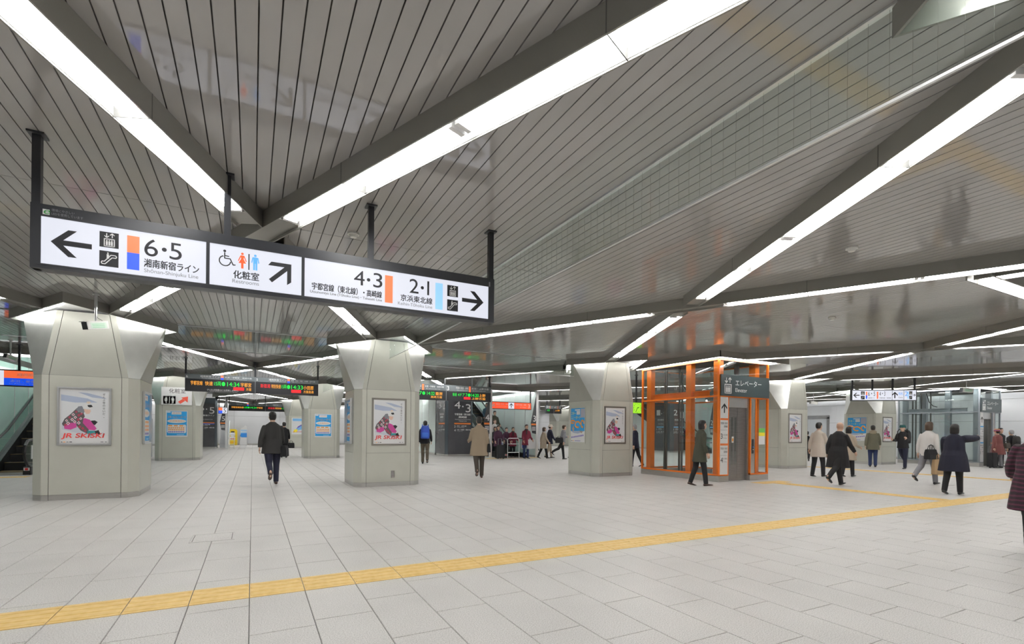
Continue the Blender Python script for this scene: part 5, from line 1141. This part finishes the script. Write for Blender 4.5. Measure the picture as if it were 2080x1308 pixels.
def person(label, x, y, face, h, top, bottom, legL=(20, 15), legR=(-15, 10), armL=(-15, 12, 15), armR=(15, 12, 20), lean=3, coat=.75, coatw=1.0, hair=('short', HAIR), shoes=SHOE,
           sk=0, z=0.0, vox=.016, hat=None, turn=0, bare_legs=None, dirL=None, dirR=None, collar=None, girth=1.0, sleeve=1.0, boots=None, nod=0, group=None, hood=None, scarf=None, skirt=None):
    """face: heading in degrees, 0 looks along +Y, 90 along -X.  leg = (thigh swing, knee bend), arm = (swing, abduction, elbow)"""
    s = h / 1.70; r = thing('person', label, 'person', (x, y, z), R(face), group); SK = skin(sk)
    hz = .885 * s; g = girth
    # legs
    LEG = {}
    for sd, (a, kb) in ((-1, legL), (1, legR)):
        hp = Vector((sd * .088 * s, 0, hz)); a1 = R(a); b1 = R(a - kb)
        kn = hp + Vector((0, sin(a1), -cos(a1))) * .425 * s; an = kn + Vector((0, sin(b1), -cos(b1))) * .40 * s; LEG[sd] = [hp, kn, an, b1]
    low = min(L[2].z - .075 * s for L in LEG.values())
    for L in LEG.values():
        for i in range(3): L[i] = L[i] - Vector((0, 0, low))
    hz -= low; le = R(lean)
    def up(p):                                 # lean the trunk about the hips
        px, py, pz = p; pz -= hz; return Vector((px, py * cos(le) + pz * sin(le), hz - py * sin(le) + pz * cos(le)))
    T = lambda px, py, pz: up((px * s, py * s, hz + (pz - .885) * s))
    # arms
    ARM = {}
    for sd, (a, ab, el), dr in ((-1, armL, dirL), (1, armR, dirR)):
        sh = T(sd * .166 * (.5 + .5 * g), -.01, 1.35)
        if dr: d1, d2 = Vector(dr[0]).normalized(), Vector(dr[1]).normalized()
        else:
            d1 = Vector((sd * sin(R(ab)), sin(R(a)) * cos(R(ab)), -cos(R(a)) * cos(R(ab)))); d2 = Vector((sd * sin(R(ab * .4)), sin(R(a + el)) * cos(R(ab * .4)), -cos(R(a + el)) * cos(R(ab * .4))))
        eb = sh + d1 * .285 * s; wr = eb + d2 * .235 * s; ARM[sd] = (sh, eb, wr, d2)
    # body: one continuous skin
    b = MB()
    tor = [(1.455, .062, .062, -.012), (1.41, .11, .085, -.01), (1.35, .155, .10, 0), (1.24, .165, .112, .005), (1.08, .138, .100, .005), (.97, .155, .11, 0), (.88, .16, .115, -.005), (.82, .12, .09, -.005)]
    b.loft([[T(px, py + o, zz) for px, py in [(rx * cos(2 * pi * k / 12), ry * sin(2 * pi * k / 12)) for k in range(12)]] for zz, rx, ry, o in tor], SK)
    for sd in (-1, 1):
        hp, kn, an, b1 = LEG[sd]; limb(b, [hp + Vector((0, 0, .05 * s)), hp.lerp(kn, .5), kn, kn.lerp(an, .35), an, an - Vector((0, 0, .03 * s))], [.085 * s, .072 * s, .053 * s, .052 * s, .034 * s, .034 * s], SK)
        limb(b, [an - Vector((0, .01 * s, .045 * s)), an + Vector((0, cos(b1) * .05 * s, -.055 * s + sin(b1) * .05 * s))], [.024 * s, .018 * s], SK)
        sh, eb, wr, d2 = ARM[sd]; limb(b, [sh - (eb - sh) * .05, sh.lerp(eb, .4), eb, eb.lerp(wr, .35), wr], [.052 * s, .046 * s, .038 * s, .038 * s, .025 * s], SK)
    hc = T(0, .015 + nod * .02, 1.585 - nod * .02); tz = R(turn); hx = Vector((cos(tz), sin(tz), 0)); hy = Vector((-sin(tz), cos(tz), 0)); hu = Vector((0, 0, 1))
    if nod: hy = (hy - hu * nod * .5).normalized(); hu = hx.cross(hy)
    HP = lambda a, c, d: hc + (hx * a + hy * c + hu * d) * s
    limb(b, [T(0, -.015, 1.40), T(0, -.005, 1.47), HP(0, -.02, -.04)], [.062 * s, .054 * s, .052 * s], SK)
    hr = [(.115, .012, .012, -.01), (.104, .045, .055, -.01), (.075, .068, .084, -.01), (.03, .076, .095, -.006), (-.015, .074, .092, -.002), (-.055, .066, .080, .008), (-.09, .050, .058, .022), (-.112, .026, .030, .036), (-.118, .008, .008, .04)]
    b.loft([[HP(rx * cos(2 * pi * k / 14), ry * sin(2 * pi * k / 14) + o, zz) for k in range(14)] for zz, rx, ry, o in hr], SK)
    limb(b, [HP(0, .082, .005), HP(0, .104, -.034), HP(0, .088, -.045)], [.008 * s, .015 * s, .012 * s], SK, 6)      # nose
    for sd in (-1, 1): b.ell(HP(sd * .077, -.008, -.012), (.010 * s, .022 * s, .032 * s), SK, 8, 6)                       # ears
    me = fuse(b, min(vox, .013) if vox < .02 else vox, 2, 'body'); d = MB()
    for sd in (-1, 1):
        sh, eb, wr, d2 = ARM[sd]; hand(d, wr - d2 * .01 * s, d2, sd, s, SK, .45)
        d.ell(HP(sd * .032, .083, .006), (.013 * s, .008 * s, .007 * s), M_INK, 8, 5); d.ell(HP(sd * .033, .084, .026), (.018 * s, .007 * s, .004 * s), HAIR, 8, 5)
    d.ell(HP(0, .085, -.068), (.022 * s, .010 * s, .006 * s), mat('lips', (.42, .16, .14), .5), 8, 5)
    add_to(me, d); obj('body', me, r)
    # trousers, bare legs or boots
    if bottom:
        t = MB(); t.loft([ringpts(Vector((0, 0, hz + dz * s)), rx * s * g, ry * s * g) for dz, rx, ry in ((.12, .15, .105), (.02, .172, .122), (-.06, .165, .12), (-.10, .12, .10))], bottom)
        for sd in (-1, 1):
            hp, kn, an, b1 = LEG[sd]; e = an.lerp(kn, .04); limb(t, [hp + Vector((0, 0, .03 * s)), hp.lerp(kn, .45), kn, kn.lerp(an, .5), e - Vector((0, 0, .035 * s))], [.098 * s * g, .090 * s * g, .072 * s, .064 * s, .058 * s], bottom)
        obj('trousers', fuse(t, vox, 3, 'trousers'), r)
    if skirt:
        t = MB(); t.loft([ringpts(Vector((0, 0, hz + dz * s)), rx * s, ry * s) for dz, rx, ry in ((.10, .155, .11), (0, .178, .128), (-.15, .185, .14), (-.30, .19, .15))], skirt); obj('skirt', t, r, True)
    if boots:
        t = MB()
        for sd in (-1, 1): hp, kn, an, b1 = LEG[sd]; limb(t, [kn.lerp(an, .12), kn.lerp(an, .45), an, an - Vector((0, 0, .05 * s))], [.058 * s, .062 * s, .045 * s, .042 * s], boots)
        obj('boots', fuse(t, vox, 2, 'boots'), r)
    for sd in (-1, 1):                          # shoes
        hp, kn, an, b1 = LEG[sd]; o = MB(); fy = Vector((0, cos(b1 * .6), sin(b1 * .6))); fz = Vector((0, -fy.z, fy.y)); c = an - Vector((0, 0, .07 * s))
        rg = [(-.062, .026, .05, .03), (-.05, .036, .055, .03), (.02, .040, .05, .028), (.09, .044, .036, .022), (.15, .040, .026, .016), (.185, .018, .018, .012)]
        o.loft([[c + (Vector((1, 0, 0)) * w * cos(q) + fy * yy + fz * (hh * .62 + hh * .62 * sin(q))) * s for q in [2 * pi * k / 10 for k in range(10)]] for yy, w, hh, _ in rg], shoes); obj('shoe', o, r, True)
    # coat or jacket with its sleeves
    hem = coat; c = MB()
    prof = [(1.465, .066, .066, -.012), (1.435, .090, .082, -.012), (1.405, .132, .096, -.01), (1.36, .172, .112, 0), (1.25, .184, .128, .004), (1.06, .178 * coatw ** .5, .128, .004), (.93, .188 * coatw, .138 * coatw, 0)]
    kk = 0
    while .93 - (kk + 1) * .12 > hem - .10: kk += 1; prof.append((max(hem, .93 - kk * .12), (.19 + .012 * kk) * coatw, (.142 + .014 * kk) * coatw, 0))
    if hem < .93: prof = [p for p in prof if p[0] > hem + .01] + [(hem, prof[-1][1], prof[-1][2], 0)]
    else: prof = [p for p in prof if p[0] > hem + .01] + [(hem, .18 * coatw, .13 * coatw, 0)]
    sway = (sin(R(legL[0])) + sin(R(legR[0]))) * .06
    rings = []
    for zz, rx, ry, o in prof:
        lo = max(0, (.93 - zz)); dy = o + sway * lo * 2
        pts = []
        for k in range(16):
            a = 2 * pi * k / 16; px, py = rx * g * cos(a), ry * g * sin(a) + dy
            q = T(px, py, zz) if zz > .9 else up((px * s, py * s, hz + (zz - .885) * s))
            if zz <= .9: q = Vector((px * s, (py + sin(le) * .05) * s, hz + (zz - .885) * s))
            pts.append(q)
        rings.append(pts)
    c.loft(rings, top)
    for sd in (-1, 1):
        sh, eb, wr, d2 = ARM[sd]; limb(c, [sh - (eb - sh) * .10, sh.lerp(eb, .12), sh.lerp(eb, .4), eb, eb.lerp(wr, .5), eb.lerp(wr, .95)], [.048 * s * sleeve, .060 * s * sleeve, .062 * s * sleeve, .056 * s * sleeve, .053 * s * sleeve, .046 * s * sleeve], top)
    obj('coat', fuse(c, vox, 3, 'coat'), r)
    if collar:
        k = MB(); k.loft([[T(px, py - .012, zz) for px, py in [(rx * cos(2 * pi * i / 12), rx * .95 * sin(2 * pi * i / 12)) for i in range(12)]] for zz, rx in ((1.40, .105), (1.43, .098), (1.475, .08))], collar); obj('collar', k, r, True)
    if hood:
        k = MB(); k.ell(T(0, -.085, 1.42), (.13 * s, .075 * s, .085 * s), hood, 12, 8); k.ell(T(0, -.05, 1.455), (.145 * s, .09 * s, .035 * s), hood, 12, 6); obj('hood', fuse(k, vox, 3, 'hood'), r)
    if scarf:
        k = MB(); k.ell(T(0, 0, 1.445), (.105 * s, .10 * s, .05 * s), scarf, 12, 8); k.box(*[v for p in (T(.02, .11, 1.2), T(.09, .14, 1.43)) for v in p], scarf); obj('scarf', fuse(k, vox, 3, 'scarf'), r)
    # hair and hat
    if hair:
        st, hm = hair; k = MB()
        sx = (.100, .055, .016) if st != 'thin' else (.09, .04, .01)
        k.loft([[HP(rx * cos(2 * pi * i / 14), ry * sin(2 * pi * i / 14) + o, zz) for i in range(14)] for zz, rx, ry, o in ((.135, .015, .015, -.012), (.124, .052, .062, -.014), (.095, .077, .092, -.016), (.055, .086, .101, -.022), (.03, .084, .09, -.032))], hm)
        zs = {'short': ((.045, .084, .075, -.046), (-.02, .080, .066, -.050), (-.07, .060, .05, -.05)), 'bob': ((.045, .09, .085, -.04), (-.04, .094, .085, -.035), (-.115, .088, .075, -.038)), 'long': ((.045, .09, .085, -.04), (-.08, .095, .08, -.045), (-.20, .095, .06, -.06), (-.32, .07, .04, -.07)), 'tied': ((.045, .084, .075, -.046), (-.02, .080, .066, -.050), (-.06, .06, .05, -.05)), 'thin': ((.045, .083, .072, -.05), (-.02, .078, .06, -.054), (-.06, .06, .045, -.052))}[st]
        k.loft([[HP(rx * cos(2 * pi * i / 14), ry * sin(2 * pi * i / 14) + o, zz) for i in range(14)] for zz, rx, ry, o in zs], hm)
        if st == 'tied': k.ell(HP(0, -.115, -.0), (.035 * s, .04 * s, .05 * s), hm)
        obj('hair', fuse(k, min(vox, .014), 2, 'hair'), r)
    if hat:
        st, hm = hat; k = MB()
        for i, (za, zb) in enumerate(((.03, .06), (.06, .09), (.09, .135))):
            mm = hm[i % len(hm)]; rr = lambda zz: .105 * (1 - ((zz - .02) / .16) ** 2.4) ** .5
            k.loft([[HP(rr(zz) * cos(2 * pi * j / 14), rr(zz) * 1.08 * sin(2 * pi * j / 14) - .008, zz) for j in range(14)] for zz in (za, (za + zb) / 2, zb)], mm)
        if st == 'brim': k.loft([[HP(rr_ * cos(2 * pi * j / 16), rr_ * 1.08 * sin(2 * pi * j / 16) - .005, zz) for j in range(16)] for zz, rr_ in ((.05, .10), (.02, .155), (.012, .155), (.04, .10))], hm[0])
        obj('hat', k, r, True)
    r['_wrist'] = [list(ARM[-1][2] + ARM[-1][3] * .06 * s), list(ARM[1][2] + ARM[1][3] * .06 * s)]
    return r
def world_of(r, p): return Vector(r.location) + Matrix.Rotation(r.rotation_euler[2], 3, 'Z') @ Vector(p)
def bag(kind, label, pos, rz, size, m, strap=None, drop=.25):
    """pos: where the handle is held (world)"""
    w, t, h = size; r = thing(kind, label, 'bag', (pos[0], pos[1], pos[2] - drop - h), rz); b = MB()
    b.loft([[Vector((sx * w * a / 2, sy * t * a2 / 2, zz)) for sx, sy in ((-1, -.6), (-.85, -1), (.85, -1), (1, -.6), (1, .6), (.85, 1), (-.85, 1), (-1, .6))] for zz, a, a2 in ((0, .94, .9), (.02, 1, 1), (h * .6, 1, .92), (h * .93, .94, .7), (h, .92, .55))], m)
    obj('bag_body', b, r, False)
    for sy in (-1, 1):
        obj('handle', MB().tube([(-w * .25, sy * t * .2, h * .93), (-w * .2, sy * t * .1, h + drop * .7), (0, 0, h + drop), (w * .2, sy * t * .1, h + drop * .7), (w * .25, sy * t * .2, h * .93)], .009, strap or m, 6), r)
    return r
def backpack(label, r0, h, m, m2, zc=1.22, scale=1.0, dy=-.21):
    s = h / 1.7; p = world_of(r0, (0, dy * s, 0)); r = thing('backpack', label, 'bag', (p.x, p.y, r0.location.z + (zc - .22) * s), r0.rotation_euler[2]); b = MB(); k = scale * s
    b.loft([[Vector((.15 * k * a * cx, .085 * k * a2 * cy, zz * k)) for cx, cy in [(max(-1, min(1, 1.25 * cos(q))), max(-1, min(1, 1.25 * sin(q)))) for q in [2 * pi * i / 14 for i in range(14)]]] for zz, a, a2 in ((0, .7, .7), (.02, .95, .95), (.2, 1, 1), (.36, .95, .9), (.43, .7, .65), (.45, .3, .3))], m)
    obj('pack', b, r, True); q = MB(); q.loft([[Vector((.11 * k * a * cos(t), -.085 * k - .03 * k * a * abs(sin(t)) - .0, .04 * k + .17 * k * zz)) for t in [pi + pi * i / 9 for i in range(10)]] for zz, a in ((0, .9), (.1, 1), (.9, 1), (1, .85))], m2); obj('pocket', q, r)
    for sd in (-1, 1): obj('strap', MB().tube([(sd * .08 * k, .07 * k, .40 * k), (sd * .10 * k, .15 * k, .48 * k), (sd * .11 * k, .30 * k, .40 * k), (sd * .12 * k, .27 * k, .20 * k), (sd * .11 * k, .08 * k, .06 * k)], .014 * k, m2, 6), r)
    return r

BLK = cloth('black', (.014, .014, .016)); CHAR = cloth('charcoal', (.03, .029, .028)); NAVY = cloth('navy', (.013, .015, .035)); TAN = cloth('tan', (.30, .235, .165)); BRN = cloth('brown', (.055, .045, .035)); OLV = cloth('olive', (.05, .052, .035)); OLV2 = cloth('parka_olive', (.13, .125, .085))
CRM = cloth('cream', (.55, .49, .42)); WHT = cloth('white', (.62, .60, .58)); MAR = cloth('maroon', (.17, .055, .05)); WINE = cloth('wine', (.16, .015, .035)); JEAN = cloth('denim', (.025, .04, .11)); GRY = cloth('grey', (.22, .22, .24)); FUR = cloth('fur_trim', (.33, .28, .2)); BLU = cloth('blue_nylon', (.015, .06, .38), .5); BEI = cloth('beige', (.42, .35, .27)); PLA = plaid(); STK = cloth('tights_black', (.012, .012, .013)); MINT = cloth('teal', (.02, .10, .10)); DPU = cloth('dark_purple', (.06, .02, .045)); KRAFT = cloth('kraft_paper', (.42, .29, .16)); BAGW = cloth('bag_white', (.65, .65, .66), .5); DJK = cloth('dark_teal_jacket', (.03, .07, .10))

P = {}
P[1] = person('man in a dark jacket striding away from the viewer below the departure board', .42, 12.95, 4, 1.70, CHAR, NAVY, legL=(-24, 38), legR=(6, 2), armL=(-22, 16, 25), armR=(10, 10, 20), lean=4, coat=.72, coatw=1.06, girth=1.08, shoes=SHOEB, vox=.013)
w = world_of(P[1], (.26, .0, .98)); bag('shoulder_bag', 'black shoulder bag at the right hip of the man striding away', (w.x, w.y, 1.0), R(75), (.34, .14, .26), BLK, drop=.08)
P[2] = person('person in a black coat beyond the man striding away, partly hidden by him', 1.28, 24.9, 2, 1.62, BLK, BLK, legL=(14, 8), legR=(-10, 12), coat=.62, sk=1)
w = world_of(P[2], (.30, 0, .75)); bag('handbag', 'black bag carried by the person beyond the striding man', (w.x, w.y, .78), 0, (.28, .14, .24), BLK, drop=.1)
P[3] = person('man in a tan coat and brown trousers walking away in mid-hall', 5.56, 12.55, -18, 1.69, TAN, BRN, legL=(-20, 30), legR=(8, 3), armL=(8, 14, 70), armR=(-8, 10, 15), lean=2, coat=.62, coatw=1.08, girth=1.10, shoes=SHOEB, vox=.013, sk=1, collar=TAN)
w = world_of(P[3], (.27, .02, 0)); bag('shoulder_bag', 'black strapped shoulder bag at the right side of the tan-coated man', (w.x, w.y, 1.12), R(70), (.28, .10, .24), BLK, drop=.16)
P[4] = person('person in dark jacket wearing a blue backpack beside the column', 5.98, 18.7, -18, 1.68, BLK, cloth('khaki', (.10, .08, .055)), legL=(14, 6), legR=(-20, 26), coat=.80, shoes=SHOE)
backpack('bright blue backpack on the person beside the column', P[4], 1.68, BLU, cloth('blue_pocket', (.03, .12, .5), .5), scale=1.15)
P[5] = person('woman in a long olive coat and brown boots passing the orange elevator', 9.83, 8.70, -112, 1.62, OLV, STK, legL=(-8, 14), legR=(12, 4), coat=.62, lean=6, boots=cloth('boot_brown', (.10, .065, .045), .5), shoes=SHOEB, hair=('bob', HAIR), vox=.013, armL=(4, 8, 30), armR=(-4, 8, 25), coatw=.98)
P[6] = person('man in a dark coat half hidden by the left side of the orange elevator', 12.93, 14.5, 20, 1.60, NAVY, BLK, legL=(10, 5), legR=(-14, 14), coat=.75, hair=('short', HAIRG))
P[7] = person('small figure in black walking between the columns at right', 23.06, 14.1, -60, 1.44, BLK, BLK, legL=(18, 8), legR=(-20, 28), coat=.72, vox=.02)
P[8] = person('woman in a pale coat and black tights with heels, left in the walking group', 15.44, 9.1, -95, 1.66, CRM, STK, legL=(-6, 8), legR=(14, 10), coat=.62, coatw=1.08, hair=('short', HAIR), vox=.014)
P[9] = person('bald man in a dark long coat striding right in the walking group', 13.2, 7.28, -92, 1.66, BLK, BLK, legL=(24, 6), legR=(-32, 24), armL=(-20, 10, 25), armR=(24, 10, 20), coat=.52, coatw=1.14, hair=None, girth=1.08, lean=6, vox=.013)
P[10] = person('woman in a beige short coat behind the bald man', 16.36, 8.72, -90, 1.54, BEI, BLK, legL=(-10, 6), legR=(10, 4), coat=.56, coatw=1.14, hair=('bob', HAIR), vox=.014, armR=(10, 10, 60))
P[11] = person('person in an olive parka with fur hood and jeans seen from behind', 22.2, 10.9, -62, 1.66, OLV2, JEAN, legL=(3, 2), legR=(-3, 2), coat=.70, coatw=1.1, hood=FUR, vox=.014)
P[12] = person('person with a black backpack walking left before the grey elevator', 22.3, 9.9, 95, 1.66, BLK, NAVY, legL=(6, 4), legR=(-26, 30), armL=(30, 10, 80), armR=(20, 10, 80), coat=.80, hat=('beanie', [MINT]), vox=.014)
backpack('large black backpack on the person with the teal hat', P[12], 1.66, BLK, CHAR, scale=1.2)
P[13] = person('woman in a white jacket walking right behind the pointing woman', 15.95, 6.5, -95, 1.66, WHT, GRY, legL=(-22, 32), legR=(14, 4), coat=.78, hair=('bob', HAIRB), vox=.014, armL=(-6, 12, 10), armR=(-10, 10, 10))
w = world_of(P[13], (.16, -.20, .8)); bag('handbag', 'black handbag of the woman in the white jacket', (w.x, w.y, 1.06), R(-10), (.34, .16, .26), BLK, drop=.12)
w = world_of(P[13], (.24, -.05, .6)); bag('paper_bag', 'brown paper carrier bag beside the pointing woman', (w.x, w.y, .82), R(-15), (.30, .14, .40), KRAFT, drop=.14)
P[14] = person('woman in a dark navy cape pointing to the right with outstretched arm', 13.78, 5.15, -88, 1.55, cloth('cape_navy', (.012, .013, .028)), BLK, legL=(-14, 10), legR=(10, 3), coat=.56, coatw=1.24, girth=1.1, hair=('bob', HAIR), vox=.013, lean=4, dirR=((.25, .95, .02), (.12, 1, .10)), dirL=((-.2, .5, -.85), (-.1, .4, -.8)), sleeve=1.5)
P[15] = person('older woman in a rust-red coat and striped knit hat before the grey elevator', 26.9, 8.62, -20, 1.56, MAR, GRY, legL=(4, 2), legR=(-4, 2), coat=.58, coatw=1.2, girth=1.12, hat=('beanie', [cloth('hat_red', (.45, .06, .05)), cloth('hat_blue', (.12, .12, .35)), cloth('hat_orange', (.6, .25, .08))]), vox=.014, armR=(25, 14, 60))
w = world_of(P[15], (.22, -.16, .9)); bag('shoulder_bag', 'brown shoulder bag on the woman in the rust-red coat', (w.x, w.y, 1.12), R(-10), (.30, .12, .22), BRN, drop=.10)
w = world_of(P[15], (-.40, -.1, .3)); sc = thing('suitcase', 'black wheeled case beside the woman in the rust-red coat', 'suitcase', (w.x, w.y, 0), R(-10)); obj('shell', MB().bev(-.16, -.11, .05, .16, .11, .62, .03, BLK), sc); obj('handle', MB().tube([(-.08, .08, .6), (-.08, .08, .88), (.08, .08, .88), (.08, .08, .6)], .010, M_GREYP, 6), sc)
for sx in (-1, 1): obj('wheel', MB().tube([(sx * .13, -.02, .03), (sx * .13, .02, .03)], .03, M_RUBBER, 10), sc)
P[16] = person('grey-haired person in black with a backpack before the white wall', 27.72, 8.45, -30, 1.53, BLK, BLK, legL=(3, 2), legR=(-3, 2), coat=.74, girth=1.1, hair=('short', HAIRG), vox=.014)
backpack('black backpack on the grey-haired person', P[16], 1.53, CHAR, BLK, scale=1.0)
P[17] = person('dark-haired person standing behind the grey-haired one', 28.25, 9.0, 150, 1.62, BLK, BLK, legL=(2, 2), legR=(-2, 2), coat=.7, vox=.014)
P[18] = person('person in a dark wine plaid coat cut off by the right edge', 7.64, 2.11, -80, 1.50, PLA, BLK, legL=(16, 6), legR=(-26, 24), coat=.56, coatw=1.10, girth=1.15, lean=9, vox=.011, armL=(20, 16, 40), armR=(-58, 14, 72), sleeve=1.3, shoes=BEI)
P[19] = person('woman in a beige coat with scarf walking right of the 3 sail', 12.55, 20.6, -100, 1.52, BEI, STK, legL=(-14, 14), legR=(16, 4), coat=.55, coatw=1.05, hair=('bob', HAIRB), scarf=WHT, vox=.018)
P[20] = person('person in a navy coat and pale hat just behind the beige coat', 13.0, 20.75, -100, 1.64, NAVY, BEI, legL=(12, 4), legR=(-12, 14), coat=.72, hat=('brim', [CRM]), vox=.018)
P[21] = person('man in a grey jacket hurrying right with one leg far back', 12.95, 19.55, -100, 1.62, GRY, BLK, legL=(10, 3), legR=(-34, 34), coat=.80, armL=(24, 12, 70), armR=(-20, 12, 20), hair=('short', HAIRB), vox=.018, lean=8)
w = world_of(P[21], (.28, -.28, .7)); bag('shoulder_bag', 'black bag swinging behind the man in the grey jacket', (w.x, w.y, 1.10), R(-20), (.36, .14, .26), BLK, drop=.06)
P[22] = person('woman with long black hair, short skirt and bare legs beside the column', 13.78, 19.85, -130, 1.58, GRY, None, legL=(-10, 12), legR=(12, 2), coat=.82, skirt=BLK, hair=('long', HAIR), vox=.018, armR=(20, 12, 70), sk=2)
w = world_of(P[22], (.20, .22, .7)); bag('handbag', 'cream handbag held by the woman with bare legs', (w.x, w.y, 1.08), R(-20), (.42, .16, .28), CRM, drop=.06)
# people coming down the escalators (steps rise 30 degrees from y = 23.25)
def on_step(y0, yy): k = max(0, math.floor((yy - y0 - 1.5) / .40) + 1); return k * .231 + .014
EA = 21.6
esc = [(10.42, 21.30, None, 'woman in a dark purple coat stepping off beside the tan-coated man', DPU, BLK, .6, ('bob', HAIR), 1.56),
       (10.95, 22.75, EA, 'dark-coated passenger at the escalator foot, behind the purple coat', BLK, BLK, .7, ('bob', HAIR), 1.50),
       (11.22, 23.35, EA, 'man in a white jacket descending the escalator', WHT, BLK, .78, ('short', HAIRB), 1.66),
       (11.50, 23.95, EA, 'man in a dark green jacket descending above the white jacket', OLV, BLK, .75, ('short', HAIR), 1.66),
       (11.40, 24.75, EA, 'passenger in a blue jacket topmost on the escalator', DJK, BRN, .75, ('short', HAIR), 1.66),
       (11.30, 22.15, EA, 'short passenger in a dark wine coat at the escalator foot, behind the railing', DPU, BLK, .7, ('short', HAIR), 1.46),
       (11.62, 22.05, EA, 'woman in a wine-red coat at the escalator foot, left of the white bag', WINE, BLK, .6, ('short', HAIR), 1.48),
       (11.72, 20.85, None, 'woman in a wine-red coat with jeans carrying a white bag', WINE, JEAN, .66, ('tied', HAIR), 1.62)]
for i, (ex, ey, y0, lab, tp, bt, ct_, hr_, hh) in enumerate(esc):
    P[30 + i] = person(lab, ex, ey, 180, hh, tp, bt, legL=(3, 2), legR=(-3, 3), coat=ct_, hair=hr_, vox=.018, z=0 if y0 is None else on_step(y0, ey), sk=i % 3, armL=(10, 10, 40), armR=(6, 12, 30), coatw=1.05, scarf=CHAR if i in (6, 7) else None)
w = P[37].location; bag('shopping_bag', 'large white carrier bag held by the woman in wine red', (w.x + .22, w.y - .1, .98), 0, (.42, .16, .46), BAGW, drop=.06)
w = P[30].location; sc = thing('suitcase', 'black suitcase beside the woman in the dark purple coat', 'suitcase', (w.x - .05, w.y - .42, 0), 0); obj('shell', MB().bev(-.18, -.12, .05, .18, .12, .66, .03, BLK), sc); obj('handle', MB().tube([(-.09, .09, .64), (-.09, .09, .95), (.09, .09, .95), (.09, .09, .64)], .011, M_GREYP, 6), sc)
for sx in (-1, 1): obj('wheel', MB().tube([(sx * .14, -.02, .03), (sx * .14, .02, .03)], .03, M_RUBBER, 10), sc)
for r in P.values():
    if '_wrist' in r: del r['_wrist']
